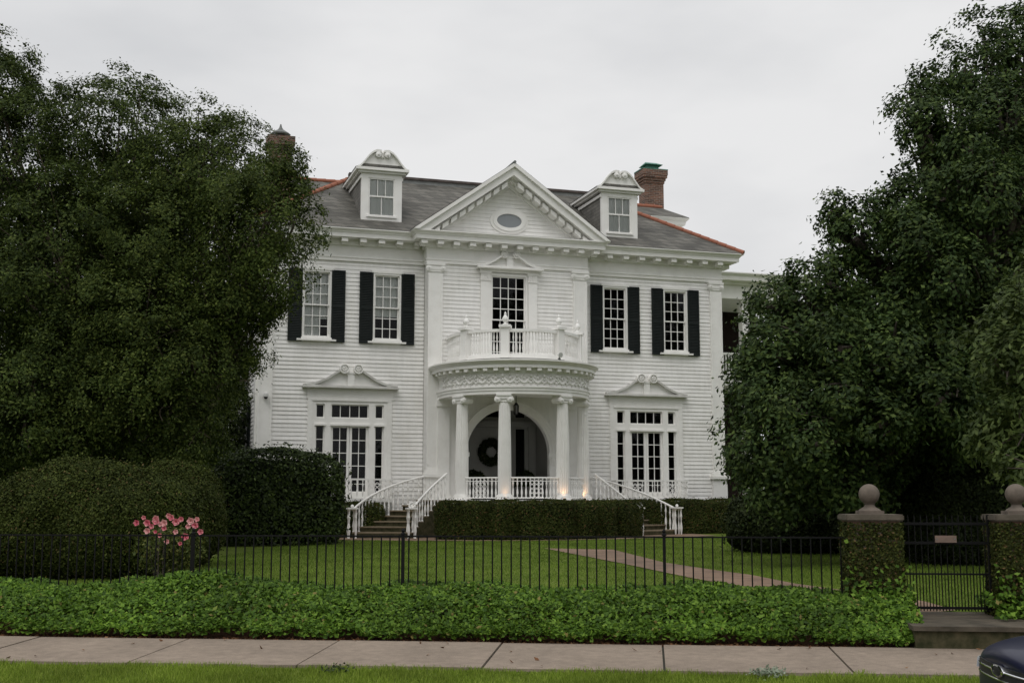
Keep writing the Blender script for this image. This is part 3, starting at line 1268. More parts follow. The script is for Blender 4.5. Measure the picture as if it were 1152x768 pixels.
# balcony door with pilasters and broken pediment
o, zm = sash_window(0, .58, 6.05, 8.94, BP, 4, 4, house, name='balcony_window', casing=.07)
glass(0, .57, zm, 8.94, BP - .03, o)
glass(0, .57, 6.05, zm, BP - .08, o)
b = hb()
for s in (-1, 1):
    x0, x1 = sorted((s * .66, s * .97))
    b.box(x0, x1, BP, BP + .10, 6.0, 8.78)
    b.box(x0 - .04, x1 + .04, BP, BP + .14, 9.0, 9.06)
    b.box(x0, x1, BP, BP + .115, 8.78, 9.0)
    b.box(x0 - .02, x1 + .02, BP, BP + .13, 8.76, 8.80)
    for k in range(3):
        b.box(x0 + .05 + k * .085, x0 + .085 + k * .085, BP + .115, BP + .14, 8.82, 8.98)
b.box(-1.0, 1.0, BP, BP + .11, 9.06, 9.16)
swan_pediment(b, 0, BP + .05, 1.10, 9.15, .58, .115, .20, .20)
b.build('broken_pediment', 'white_paint', o)


# dormers
def dormer(uc, folds):
    d = hb()
    v0 = .02
    hw_ = .67
    zb, zt = 10.55, 12.22
    d.box(uc - hw_, uc - .44, v0 - .12, v0, zb, zt)
    d.box(uc + .44, uc + hw_, v0 - .12, v0, zb, zt)
    d.box(uc - .44, uc + .44, v0 - .12, v0, zb, 10.80)
    d.box(uc - .44, uc + .44, v0 - .12, v0, 12.05, zt)
    d.box(uc - hw_ - .05, uc + hw_ + .05, v0 - .1, v0 + .05, zb - .05, zb + .03)
    root = d.build('dormer', 'white_paint', house)
    # cheeks: small slate clad walls
    c = hb()
    for s in (-1, 1):
        zf = lambda v: ZE + RS * (EO - v) - .06
        vb = -(zt - ZE) / RS + EO - .15
        x0, x1 = sorted((uc + s * (hw_ - .06), uc + s * (hw_ - .01)))
        c.prism([(v0 - .12, zb - .1), (v0 - .12, zt), (vb, zt), ], x0, x1, axis='u')
    c.build('cheek', 'slate_grey_side', root)
    # eaves and low hipped roof running back
    e = hb()
    vb = -(12.5 - ZE) / RS + EO - .2
    e.box(uc - .78, uc + .78, vb, v0 + .09, 12.20, 12.27)
    e.box(uc - .87, uc + .87, vb - .1, v0 + .18, 12.27, 12.36)
    for s in (-1, 1):
        x0, x1 = sorted((uc + s * hw_, uc + s * (hw_ + .04)))
        e.box(x0, x1, vb + .3, v0 - .01, 12.02, 12.12)
    e.build('eave', 'white_paint', root)
    r = hb()
    zr = 12.76
    vr = -(zr - ZE) / RS + EO - .2
    r.add([(uc - .89, v0 + .12, 12.362), (uc + .89, v0 + .12, 12.362), (uc, v0 - .06, zr), (uc, vr, zr), (uc - .89, vb - .3, 12.362), (uc + .89, vb - .3, 12.362)],
          [(0, 2, 3, 4), (1, 5, 3, 2), (0, 1, 2)])
    r.build('dormer_roof', 'slate', root)
    p = hb()
    n = 16
    curve = []
    for k in range(n + 1):
        f = k / n
        uu = .84 * (1 - .95 * f)
        zz = 12.37 + .62 * float(np.interp(f, [0, .10, .20, .31, .42, .52, .62, .72, .84, 1], [0, .06, .19, .37, .57, .73, .85, .93, .98, .95]))
        curve.append((uu, zz))
    for s in (-1, 1):
        poly = [(uc + s * a, z) for a, z in curve] + [(uc, 12.93), (uc, 12.36), (uc + s * .84, 12.36)]
        p.prism(poly, v0 - .05, v0 + .06)
        for k in range(n):
            q = [(uc + s * curve[k][0], curve[k][1]), (uc + s * curve[k + 1][0], curve[k + 1][1]), (uc + s * curve[k + 1][0], curve[k + 1][1] - .07), (uc + s * curve[k][0], max(12.36, curve[k][1] - .07))]
            p.prism(q, v0 + .06, v0 + .16)
        for rr, dd in ((.10, .17), (.06, .19), (.028, .21)):
            p.lathe((uc + s * .15, v0 + .01, 12.80), [(rr, 0), (rr, dd - .01), (rr - .01, dd)], 14, (0, 1, 0))
    p.lathe((uc, v0 + .05, 12.66), [(.02, 0), (.06, .06), (.05, .16), (.065, .2), (.02, .3)], 10)
    p.build('scroll_pediment', 'white_paint', root)
    b = hb()
    frame_rect(b, uc - .44, uc + .44, 10.78, 12.06, .05, v0 - .1, v0 - .02)
    b.box(uc - .39, uc + .39, v0 - .08, v0 - .03, 11.42, 11.47)
    b.box(uc - .012, uc + .012, v0 - .07, v0 - .04, 10.83, 11.42)
    for q in (-.13, .13):
        b.box(uc + q - .012, uc + q + .012, v0 - .07, v0 - .04, 11.47, 12.01)
    b.box(uc - .5, uc + .5, v0, v0 + .05, 10.74, 10.80)
    wi = b.build('window', 'white_paint', root)
    wi2 = hb()
    wi2.add([(uc - .4, v0 - .055, 10.8), (uc + .4, v0 - .055, 10.8), (uc + .4, v0 - .055, 12.04), (uc - .4, v0 - .055, 12.04)], [(0, 1, 2, 3)])
    wi2.build('pane', 'window_glass', root)
    cu = hb()
    curtain_mesh(cu, uc - .39, uc + .39, 10.83, 12.01, v0 - .082, folds, .012)
    cu.build('curtain', 'curtain_grey', root)
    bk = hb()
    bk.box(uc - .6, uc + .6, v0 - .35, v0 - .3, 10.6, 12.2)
    bk.build('room_wall', 'room_shade_paint', root)


brick_mat('slate_grey_side', (.14, .135, .12), (.20, .19, .17), (.09, .088, .08), 1.0, .34, .12, .010, .75)
mat('curtain_grey', (.70, .70, .69), .9, .1)
dormer(-4.18, 5)
dormer(4.18, 6)


# chimneys
def chimney(uc, vc, hw_, z0, z1, cap, parent, flare=.16):
    b = hb()
    b.box(uc - hw_, uc + hw_, vc - hw_ * .8, vc + hw_ * .8, z0, z1 - .55)
    for i, e in enumerate((.03, .07, .12, flare, flare)):
        z = z1 - .55 + i * .11
        b.box(uc - hw_ - e, uc + hw_ + e, vc - hw_ * .8 - e, vc + hw_ * .8 + e, z, z + .11)
    o = b.build('chimney', 'chimney_brick', parent)
    c = hb()
    if cap == 'copper':
        c.box(uc - hw_ - .16, uc + hw_ + .16, vc - hw_ - .04, vc + hw_ + .04, z1, z1 + .04)
        c.box(uc - hw_ * .62, uc + hw_ * .62, vc - hw_ * .5, vc + hw_ * .5, z1 + .05, z1 + .24)
        c.add([(uc - hw_ * .95, vc + hw_ * .9, z1 + .24), (uc + hw_ * .95, vc + hw_ * .9, z1 + .24), (uc + hw_ * .95, vc - hw_ * .9, z1 + .24), (uc - hw_ * .95, vc - hw_ * .9, z1 + .24),
               (uc - hw_ * .6, vc, z1 + .40), (uc + hw_ * .6, vc, z1 + .40)], [(0, 1, 5, 4), (2, 3, 4, 5), (0, 4, 3), (1, 2, 5), (0, 3, 2, 1)])
        c.build('chimney_cap', 'copper_green', o)
    else:
        c.box(uc - hw_ * .7, uc + hw_ * .7, vc - hw_ * .6, vc + hw_ * .6, z1, z1 + .10)
        c.lathe((uc, vc, z1 + .10), [(.34, 0), (.36, .05), (.10, .22), (.05, .30), (.02, .42)], 10)
        c.build('chimney_cap', 'weathered_metal', o)


chimney(8.50, -6.9, .41, 9.5, 15.12, 'copper', house, .14)
chimney(-6.98, -4.5, .36, 9.8, 14.45, 'metal', house, .12)


# the rear cross wings whose hipped roofs show past the main hip
def rear_wing(s):
    b = hb()
    x0, x1 = sorted((s * 4.6, s * 8.7))
    b.box(x0, x1, -9.0, -5.55, 9.0, 12.62)
    r_ = b.build('rear_wing_wall', 'siding_paint', house)
    c = hb()
    c.sweep([(x0, -5.55), (x1, -5.55), (x1, -9.0)] if s > 0 else [(x0, -9.0), (x0, -5.55), (x1, -5.55)],
            [(-.05, 12.40), (.12, 12.40), (.14, 12.5), (.45, 12.52), (.48, 12.66), (.58, 12.76), (.58, 12.80), (-.05, 12.84)])
    c.build('cornice', 'white_paint', r_)
    d = hb()
    ue = s * 9.26
    ur = s * 8.55
    ui = s * 4.4
    d.add([(ui, -4.95, 12.805), (ue, -4.95, 12.805), (ur, -6.1, 13.42), (ui, -6.1, 13.42), (ui, -9.5, 12.9), (ue, -9.5, 12.805), (ur, -8.4, 13.42), (ui, -8.4, 13.42)],
          [(0, 1, 2, 3), (1, 5, 6, 2), (2, 6, 7, 3), (5, 4, 7, 6)])
    rr = d.build('rear_wing_roof', 'slate', r_)
    e = hb()
    ridge_tiles(e, (ui, -6.1, 13.44), (ur, -6.1, 13.44), .085)
    e.build('ridge_tile', 'ridge_terracotta', r_, smooth=True)


rear_wing(1)
rear_wing(-1)

# right side gallery (two storeys of open porch beside the house)
b = hb()
b.box(HW + .09, 12.3, -8.1, -2.1, 9.10, 9.62)
b.sweep([(HW + .1, -2.1), (12.3, -2.1), (12.3, -8.1)], [(-.05, 9.62), (.12, 9.62), (.16, 9.72), (.38, 9.74), (.40, 9.88), (.50, 9.98), (.50, 10.02), (-.05, 10.06)])
b.box(HW + .09, 12.3, -8.1, -2.1, 10.02, 10.10)
gal = b.build('side_gallery', 'white_paint', house)
for z0, z1 in ((5.85, 6.25), (1.2, 1.55)):
    b = hb()
    b.box(HW + .09, 12.2, -8.0, -2.2, z0, z1)
    b.build('gallery_floor', 'white_paint', gal)
b = hb()
for (u, v) in ((12.0, -2.4), (10.2, -2.4), (12.0, -7.8), (8.3, -2.4)):
    for z0, z1 in ((1.55, 5.85), (6.25, 9.10)):
        if u < 9 and z0 > 5:
            continue
        pb = hb()
        pb.box(u - .15, u + .15, v - .15, v + .15, z0, z1)
        pb.box(u - .19, u + .19, v - .19, v + .19, z0 + .002, z0 + .12)
        pb.box(u - .19, u + .19, v - .19, v + .19, z1 - .12, z1 - .002)
        pb.build('post', 'white_paint', gal)
b = hb()
b.box(HW + .1, 12.0, -2.45, -2.37, 7.02, 7.10)
b.box(HW + .1, 12.0, -2.45, -2.37, 6.33, 6.38)
for k in range(34):
    b.box(HW + .16 + k * .115, HW + .205 + k * .115, -2.43, -2.39, 6.38, 7.02)
b.build('gallery_railing', 'white_paint', gal)
b = hb()
b.box(HW + .1, 12.2, -5.2, -5.1, 1.55, 5.85)
b.box(HW + .1, 12.2, -5.2, -5.1, 6.25, 9.10)
mat('backdrop', (.018, .012, .010), .9, .1)  # dark sheet whose colour stands for shade inside the open gallery
b.build('gallery_shade_sheet', 'backdrop', gal)

# downspout at the right corner
b = hb()
b.tube([(HW + .35, -.9, 10.0), (HW + .35, -.9, 9.85), (HW + .16, -.9, 9.5), (HW + .16, -.9, .6)], .05, 8)
b.build('downspout', 'white_paint', house)

# left side wall windows (in the shade of the trees)
for (v, z0, z1) in ((-3.0, 6.74, 8.84), (-7.4, 6.74, 8.84), (-3.0, 2.1, 4.7)):
    b = hb()
    x = -HW
    for (a, c, e, g) in ((-.52, -.42, z0 - .1, z1 + .1), (.42, .52, z0 - .1, z1 + .1), (-.42, .42, z0 - .1, z0), (-.42, .42, z1, z1 + .1), (-.42, .42, (z0 + z1) / 2 - .03, (z0 + z1) / 2 + .03)):
        b.box(x - .06, x + .02, v + a, v + c, e, g)
    o = b.build('side_window', 'white_paint', house)
    b = hb()
    b.box(x - .02, x - .005, v - .43, v + .43, z0, z1)
    b.build('pane', 'grey_pane', o)
    for s in (-1, 1):
        b = hb()
        x0, x1 = sorted((v + s * .54, v + s * 1.0))
        b.box(x - .085, x - .045, x0, x1, z0 - .1, z1 + .08)
        b.build('shutter', 'shutter_paint', house)

# ------------------------------------------------------------------ the rounded porch
C0 = 1.10


def arc(R, n=48, v_wall=BP, a0=-90, a1=90):
    pts = [(R * sin(radians(a0 + (a1 - a0) * i / n)), C0 + R * cos(radians(a0 + (a1 - a0) * i / n))) for i in range(n + 1)]
    if a0 == -90:
        pts = [(-R, v_wall)] + pts
    if a1 == 90:
        pts = pts + [(R, v_wall)]
    return pts


R0 = 2.36
# floor and its base
b = hb()
pl = arc(2.62)
b.prism(pl, 1.50, FL, axis='z')
b.prism(arc(2.5), .4, 1.50, axis='z')
b.prism([(-1.9, -2.3), (-1.9, BP + .02), (1.9, BP + .02), (1.9, -2.3)], .6, FL - .003, axis='z')
b.build('porch_floor', 'white_paint', house)
# entablature
b = hb()
b.sweep(arc(R0), [(-.34, 4.82), (.02, 4.82), (.02, 4.92), (.045, 4.925), (.045, 5.0), (.07, 5.01), (.07, 5.05), (.0, 5.06), (.0, 5.46), (-.34, 5.46)])
b.prism(arc(R0 - .3), 4.97, 5.05, axis='z')
ent = b.build('porch_entablature', 'white_paint', house, smooth=True)
b = hb()
b.sweep(arc(R0), [(-.34, 5.46), (.03, 5.46), (.05, 5.52), (.05, 5.60), (.24, 5.605), (.24, 5.70), (.26, 5.71), (.28, 5.75), (.34, 5.80), (.35, 5.80), (.35, 5.845), (-.34, 5.93)])
for i in range(25):
    a = radians(-90 + 180 * i / 24)
    d = (sin(a), cos(a))
    c = ((R0 + .13) * d[0], C0 + (R0 + .13) * d[1])
    b.obox(c, d, .17, .14, 5.51, 5.60)
b.prism(arc(R0 - .3), 5.86, 5.935, axis='z')
b.build('porch_cornice', 'white_paint', ent, smooth=True)
# carved garland on the frieze
b = hb()
nm = 17
for i in range(nm):
    a0 = -88 + 176 * i / nm
    a1 = -88 + 176 * (i + 1) / nm

    def fp(f, z, off=.015):
        a = radians(a0 + (a1 - a0) * f)
        return ((R0 + off) * sin(a), C0 + (R0 + off) * cos(a), z)
    pts = [fp(k / 10, 5.36 - .20 * sin(pi * k / 10)) for k in range(11)]
    b.tube(pts, [.018 + .022 * sin(pi * k / 10) for k in range(11)], 6)
    b.ball(fp(0, 5.37, .02), .055, 8)
    for k, (f, z, r) in enumerate(((.5, 5.30, .05), (.3, 5.33, .03), (.7, 5.33, .03), (.5, 5.40, .032), (.15, 5.19, .035), (.85, 5.19, .035), (.04, 5.26, .03), (.96, 5.26, .03), (.0, 5.16, .04), (.5, 5.10, .028))):
        b.ball(fp(f, z, .012), r, 6)
    b.tube([fp(.02, 5.30), fp(.1, 5.22), fp(.06, 5.12), fp(.0, 5.12)], .016, 5)
    b.tube([fp(.98, 5.30), fp(.9, 5.22), fp(.94, 5.12), fp(1.0, 5.12)], .016, 5)
b.build('garland', 'white_paint', ent, smooth=True)


# columns
def column(ang, r=.205):
    a = radians(ang)
    d = (sin(a), cos(a))
    c = ((R0 - .16) * d[0], C0 + (R0 - .16) * d[1])
    b = hb()
    z0, z1 = FL + .16, 4.60
    pr = []
    for k in range(11):
        f = k / 10
        rr = r * (1 - .17 * max(0, (f - .25) / .75) ** 1.4)
        pr.append((rr, z0 + (z1 - z0) * f))
    b.lathe((c[0], c[1], 0), pr, 80, flute=.10)
    o = b.build('column', 'white_paint', house)
    e = hb()
    e.lathe((c[0], c[1], FL), [(.285, 0), (.285, .05), (.27, .06), (.28, .09), (.24, .11), (.245, .14), (.215, .16)], 24)
    e.build('column_base', 'white_paint', o, smooth=True)
    f_ = hb()
    f_.lathe((c[0], c[1], 4.58), [(.172, 0), (.19, .02), (.172, .04), (.2, .09)], 20)
    ionic(f_, c, 4.82, .185, d)
    f_.build('capital', 'white_paint', o)
    return c


cols = [column(a) for a in (-64, -25, 25, 64)]
# half columns against the wall
for s in (-1, 1):
    b = hb()
    b.box(s * (R0 - .16) - .19, s * (R0 - .16) + .19, BP + .01, BP + .16, FL + .16, 4.60)
    b.box(s * (R0 - .16) - .24, s * (R0 - .16) + .24, BP + .01, BP + .21, FL, FL + .16)
    b.box(s * (R0 - .16) - .23, s * (R0 - .16) + .23, BP + .01, BP + .2, 4.60, 4.818)
    b.build('respond', 'white_paint', house)

# wall around the arch
b = hb()
AR, AZ = 1.40, 3.16
n = 28
V0, V1 = BP - .20, BP + .004
archpts = [(AR * cos(pi * k / n), AZ + AR * sin(pi * k / n)) for k in range(n + 1)]
for k in range(n):
    (x0, z0), (x1, z1) = archpts[k], archpts[k + 1]
    b.prism([(x0, z0), (x0, 4.955), (x1, 4.955), (x1, z1)], V0, V1)
for s in (-1, 1):
    x0, x1 = sorted((s * AR, s * BW))
    b.box(x0, x1, V0, V1, FL, 3.16)
    x0, x1 = sorted((s * (AR + .004), s * BW))
    b.box(x0, x1, V0, V1 - .003, 3.16, 4.955)
aw = b.build('arch_wall', 'siding_paint', house)
b = hb()
for (ri, ro, pv) in ((AR - .002, AR + .10, .05), (AR + .10, AR + .22, .075), (AR + .22, AR + .27, .10)):
    for k in range(n):
        q0, q1 = pi * k / n, pi * (k + 1) / n
        poly = [(r * cos(q), AZ + r * sin(q)) for r, q in ((ri, q0), (ro, q0), (ro, q1), (ri, q1))]
        b.prism(poly, BP + .004, BP + pv)
for s in (-1, 1):
    x0, x1 = sorted((s * (AR - .06), s * (AR + .34)))
    b.box(x0, x1, BP + .0, BP + .14, 3.02, 3.16)
    x0, x1 = sorted((s * (AR - .02), s * (AR + .28)))
    b.box(x0, x1, BP + .0, BP + .09, 1.65, 3.02)
    b.lathe((s * (AR + .13), BP + .08, 2.75), [(.02, 0), (.07, .1), (.11, .22), (.12, .27)], 10)
b.box(-.13, .13, BP + .004, BP + .17, AZ + AR - .03, AZ + AR + .33)
b.build('archivolt', 'white_paint', house)
# vestibule behind the arch
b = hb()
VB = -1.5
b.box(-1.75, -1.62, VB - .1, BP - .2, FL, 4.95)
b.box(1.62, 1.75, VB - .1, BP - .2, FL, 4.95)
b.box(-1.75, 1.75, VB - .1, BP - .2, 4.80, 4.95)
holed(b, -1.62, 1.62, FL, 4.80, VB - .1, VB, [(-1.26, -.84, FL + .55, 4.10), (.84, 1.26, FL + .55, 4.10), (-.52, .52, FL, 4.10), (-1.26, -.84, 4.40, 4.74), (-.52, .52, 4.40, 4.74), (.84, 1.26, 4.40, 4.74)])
b.build('vestibule', 'recess_shade_white', house)
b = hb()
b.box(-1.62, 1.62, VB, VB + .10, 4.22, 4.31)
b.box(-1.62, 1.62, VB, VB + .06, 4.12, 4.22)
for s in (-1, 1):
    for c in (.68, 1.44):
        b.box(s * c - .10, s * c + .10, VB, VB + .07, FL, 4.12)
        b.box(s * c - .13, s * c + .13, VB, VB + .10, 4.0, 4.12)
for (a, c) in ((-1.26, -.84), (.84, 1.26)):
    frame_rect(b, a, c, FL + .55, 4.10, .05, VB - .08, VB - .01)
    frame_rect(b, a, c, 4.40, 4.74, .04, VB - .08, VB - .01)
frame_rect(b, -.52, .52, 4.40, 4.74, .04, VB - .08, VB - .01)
b.build('door_surround', 'recess_shade_white', house)
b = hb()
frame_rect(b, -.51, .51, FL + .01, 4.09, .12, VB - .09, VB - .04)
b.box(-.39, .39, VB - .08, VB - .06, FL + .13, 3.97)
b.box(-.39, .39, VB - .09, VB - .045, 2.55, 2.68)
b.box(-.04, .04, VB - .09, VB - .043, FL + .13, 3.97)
dr = b.build('front_door', 'recess_shade_white', house)
b = hb()
b.ball((.42, VB - .01, 2.7), .04, 10)
b.build('handle', 'weathered_metal', dr)
b = hb()
for (a, c, e, g) in ((-1.25, -.85, FL + .56, 4.09), (.85, 1.25, FL + .56, 4.09), (-1.25, -.85, 4.41, 4.73), (-.51, .51, 4.41, 4.73), (.85, 1.25, 4.41, 4.73)):
    b.add([(a, VB - .05, e), (c, VB - .05, e), (c, VB - .05, g), (a, VB - .05, g)], [(0, 1, 2, 3)])
b.build('sidelight_pane', 'window_glass', house)
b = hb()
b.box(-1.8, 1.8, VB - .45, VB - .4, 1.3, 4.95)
b.build('hall_wall', 'room_shade_paint', house)


# iron railing between the columns
def rail_arc(a0, a1, R, z0, h, name, parent, R2=None, fancy=True):
    b = hb()
    n = max(4, int(abs(a1 - a0) / 4))
    for zz, rr in ((z0 + h, .026), (z0 + h - .10, .012), (z0 + .06, .018)):
        b.tube([(R * sin(radians(a0 + (a1 - a0) * k / n)), C0 + R * cos(radians(a0 + (a1 - a0) * k / n)), zz) for k in range(n + 1)], rr, 6)
    m = int(abs(radians(a1 - a0)) * R / .135)
    for k in range(m + 1):
        a = radians(a0 + (a1 - a0) * (k + .5) / (m + 1))
        p = (R * sin(a), C0 + R * cos(a), z0 + .05)
        baluster(b, p, h - .06, .95, 6)
    if fancy:
        am = radians((a0 + a1) / 2)
        d = (sin(am), cos(am))
        for i in range(-1, 2):
            for j in range(4):
                a = am + i * .062
                p = (R * sin(a), C0 + R * cos(a), z0 + .14 + j * .13)
                nx, ny = cos(a), -sin(a)
                b.tube([(p[0] + nx * .055 * cos(q), p[1] + ny * .055 * cos(q), p[2] + .06 * sin(q)) for q in [k2 * pi / 5 for k2 in range(11)]], .010, 5, cap=False)
    return b.build(name, 'white_paint', parent)


RR = R0 - .12
rail_arc(-59, -30, RR, FL, .66, 'porch_railing', house)
rail_arc(-20, 20, RR, FL, .66, 'porch_railing', house)
rail_arc(30, 59, RR, FL, .66, 'porch_railing', house)

# balustrade above
RB = 2.06
ZB = 5.935
b = hb()
n = 40
for (z0, z1, wd) in ((ZB, ZB + .13, .09), (ZB + .82, ZB + .90, .075)):
    b.sweep(arc(RB, 40, BP + .05), [(-wd, z0), (wd, z0), (wd, z1), (-wd, z1)])
posts = (-64, -25, 25, 64)
for k in range(64):
    a = -88 + 176 * k / 63
    if min(abs(a - p) for p in posts) < 5.0:
        continue
    aa = radians(a)
    p = (RB * sin(aa), C0 + RB * cos(aa), ZB + .12)
    baluster(b, p, .71, .95, 6)
for s in (-1, 1):
    for k in range(4):
        baluster(b, (s * RB, BP + .14 + .15 * k, ZB + .12), .71, .95, 6)
bal = b.build('balcony_balustrade', 'white_paint', house)
for p in posts:
    a = radians(p)
    d = (sin(a), cos(a))
    c = (RB * d[0], C0 + RB * d[1])
    e = hb()
    e.obox(c, d, .30, .30, ZB, ZB + .14)
    e.obox(c, d, .25, .25, ZB + .14, ZB + .94)
    e.obox(c, d, .36, .36, ZB + .94, ZB + 1.02)
    e.build('pedestal', 'white_paint', bal)
    e = hb()
    e.lathe((c[0], c[1], ZB + 1.02), [(.09, 0), (.09, .03), (.04, .06), (.05, .09), (.095, .15), (.10, .20), (.06, .27), (.03, .32), (.04, .345), (.008, .42)], 14)
    e.build('finial', 'white_paint', bal, smooth=True)

# curved stairs left and right
NST = 7
ZG = .545


def bez(P, t):
    a, b_, c = P
    return tuple((1 - t) ** 2 * a[i] + 2 * t * (1 - t) * b_[i] + t * t * c[i] for i in range(2))


OUTER = [(-5.30, 1.85), (-4.4, .75), (-2.55, .62)]
INNER = [(-3.65, 2.55), (-3.2, 2.15), (-2.42, 1.95)]


def staircase(s):
    O_ = [(p[0] if s < 0 else -p[0], p[1]) for p in OUTER]
    I_ = [(p[0] if s < 0 else -p[0], p[1]) for p in INNER]
    rise = (FL - ZG) / NST
    tr, rs = hb(), hb()
    for k in range(NST):
        t0, t1 = k / NST, (k + 1) / NST
        z = ZG + rise * (k + 1)
        q = [bez(O_, t0), bez(I_, t0), bez(I_, t1), bez(O_, t1)]
        qq = [bez(O_, max(0, t0 - .012)), bez(I_, max(0, t0 - .012)), bez(I_, min(1, t1)), bez(O_, min(1, t1))]
        if k < NST - 1 or True:
            tr.prism(qq if s < 0 else qq[::-1], z - .04, z - (.003 if k == NST - 1 else 0), axis='z')
            rs.prism(q if s < 0 else q[::-1], .3, z - .04, axis='z')
    root = rs.build('staircase', 'moss_riser', house)
    tr.build('tread', 'tread', root)
    for P, nb in ((O_, 19), (I_, 12)):
        b = hb()
        H_ = .80
        zf = lambda t: ZG + (FL - ZG) * t
        pts = []
        for k in range(21):
            t = k / 20
            x, y = bez(P, t)
            pts.append((x, y, zf(t) + H_ + .08 * sin(pi * min(1, t * 1.0)) * (1 if P is O_ else -.3)))
        b.tube(pts, .032, 8)
        for k in range(nb):
            t = (k + .6) / nb
            x, y = bez(P, t)
            top = zf(t) + H_ + .08 * sin(pi * t) * (1 if P is O_ else -.3)
            zs = ZG + rise * min(NST, (int(t * NST) + 1))
            baluster(b, (x, y, zs - .01), top - zs, 1.05, 7)
        o = b.build('stair_railing', 'white_paint', root)
        e = hb()
        x, y = bez(P, 0)
        for (dx, dy) in ((-.10, -.08), (.10, -.08), (-.10, .10), (.10, .10)):
            baluster(e, (x + dx, y + dy, ZG - .05), .88, 1.15, 8)
        e.box(x - .16, x + .16, y - .14, y + .16, ZG + .83, ZG + .875)
        e.ball((x, y + .01, ZG + .92), .05, 10)
        e.build('newel', 'white_paint', root)
        if P is I_:
            g = hb()
            pp = [(x + .12 * cos(q) * (1 - q / 9), y + .02, ZG + .92 + .13 * sin(q) * (1 - q / 9)) for q in [i * .4 for i in range(20)]]
            g.tube(pp, .024, 6)
            g.build('rail_scroll', 'white_paint', root)


staircase(-1)
staircase(1)

# ------------------------------------------------------------------ small things on and in the porch
o = empty('porch_lantern', hw(.12, .95, 4.97), PSI)
tag(o, 'dark metal lantern hanging from the porch ceiling on a chain', 'lantern')
b = MB()
b.tube([(0, 0, 0), (0, 0, -.22)], .012, 6)
b.lathe((0, 0, -.30), [(.09, 0), (.05, .05), (.02, .09)], 8)
b.lathe((0, 0, -.62), [(.04, 0), (.08, .02), (.08, .035)], 8)
for k in range(6):
    q = 2 * pi * k / 6
    b.tube([(.075 * cos(q), .075 * sin(q), -.6), (.088 * cos(q), .088 * sin(q), -.3)], .009, 5)
b.build('lantern_frame', 'black_iron', o)
b = MB()
b.lathe((0, 0, -.59), [(.068, 0), (.078, .28)], 6)
b.build('lantern_pane', 'lantern_glass', o)

# wreath
P = []
Nn = []
for k in range(2600):
    q = random.uniform(0, 2 * pi)
    ph = random.uniform(0, 2 * pi)
    r = random.uniform(.05, .16)
    R = .33 + r * cos(ph)
    P.append((R * cos(q), -.09 - r * .6 * sin(ph) - .0, R * sin(q)))
    Nn.append((cos(q) * cos(ph), -abs(sin(ph)), sin(q) * cos(ph)))
wr = empty('door_wreath', hw(0, VB - .02, 3.25), PSI)
tag(wr, 'round dark green wreath hanging on the white front door', 'wreath')
quads('wreath_greenery', leaves(np.array(P), np.array(Nn), .09, .04), 'leaf_dark', wr)
b = MB()
pts = [(.34 * cos(2 * pi * k / 24), -.08, .34 * sin(2 * pi * k / 24)) for k in range(25)]
b.tube(pts, .05, 6)
b.build('wreath_ring', 'bark', wr)


def potted(name, label, u, v, rx, h):
    o = empty(name, hw(u, v, FL), PSI)
    tag(o, label, 'potted plant')
    b = MB()
    b.lathe((0, 0, 0), [(.15, 0), (.19, .2), (.22, .36), (.24, .36), (.24, .41), (.2, .41)], 16)
    b.build('pot', 'flower_pot', o, smooth=True)
    n = 1500
    d = sphere_dirs(n)
    d[:, 2] = np.abs(d[:, 2]) * 1.1 - .25
    r = rng.uniform(.4, 1, n)[:, None]
    P = d * r * np.array([rx, rx * .8, h]) + np.array([0, 0, .55])
    quads('foliage', leaves(P, d, .16, .06), 'leaf_dark', o)
    b = MB()
    for k in range(7):
        q = 2 * pi * k / 7
        b.tube([(0, 0, .38), (.25 * rx * cos(q), .25 * rx * sin(q), .55), (.7 * rx * cos(q), .6 * rx * sin(q), .7)], [.02, .014, .006], 5)
    b.build('stem', 'bark', o)


potted('potted_plant', 'broad leafy potted plant on the porch left of the door', -.95, -.3, .55, .52)
potted('potted_plant', 'leafy potted plant on the porch below the right sidelight', .82, -.2, .42, .5)

for i, (ang, lab, en) in enumerate(((-25, 'small lit uplight at the foot of the middle porch column', 1.6), (25, 'small lit uplight at the foot of the right front porch column', 3.2), (64, 'small lit uplight at the foot of the rearmost right porch column', 3.2))):
    a = radians(ang)
    r = R0 + .17
    cu, cv = (R0 - .16) * sin(a), C0 + (R0 - .16) * cos(a)
    pu, pv = -.08, .355
    o = empty('uplight', hw(cu + pu, cv + pv, FL), PSI)
    tag(o, lab, 'lamp', 'uplights at the porch columns')
    b = MB()
    b.lathe((0, 0, 0), [(.045, 0), (.045, .03), (.035, .05)], 12)
    b.build('lamp_body', 'black_plastic', o)
    b = MB()
    b.lathe((0, 0, .05), [(.03, 0), (.03, .006)], 12)
    b.build('lens', 'warm_lens', o)
    ld = bpy.data.lights.new('uplight_bulb', 'SPOT')
    ld.energy = en
    ld.color = (1, .55, .25)
    ld.spot_size = radians(110)
    ld.spot_blend = .8
    ld.shadow_soft_size = .03
    lo_ = bpy.data.objects.new('uplight_bulb', ld)
    COL.objects.link(lo_)
    lo_.parent = o
    lo_.location = (0, 0, .075)
    lo_.rotation_euler = (pi - .25, 0, 0)
    # aim up and back at the shaft
    dirv = Vector((-pu * .9, pv * .9, 1)).normalized()
    lo_.rotation_euler = (-dirv).to_track_quat('Z', 'Y').to_euler()

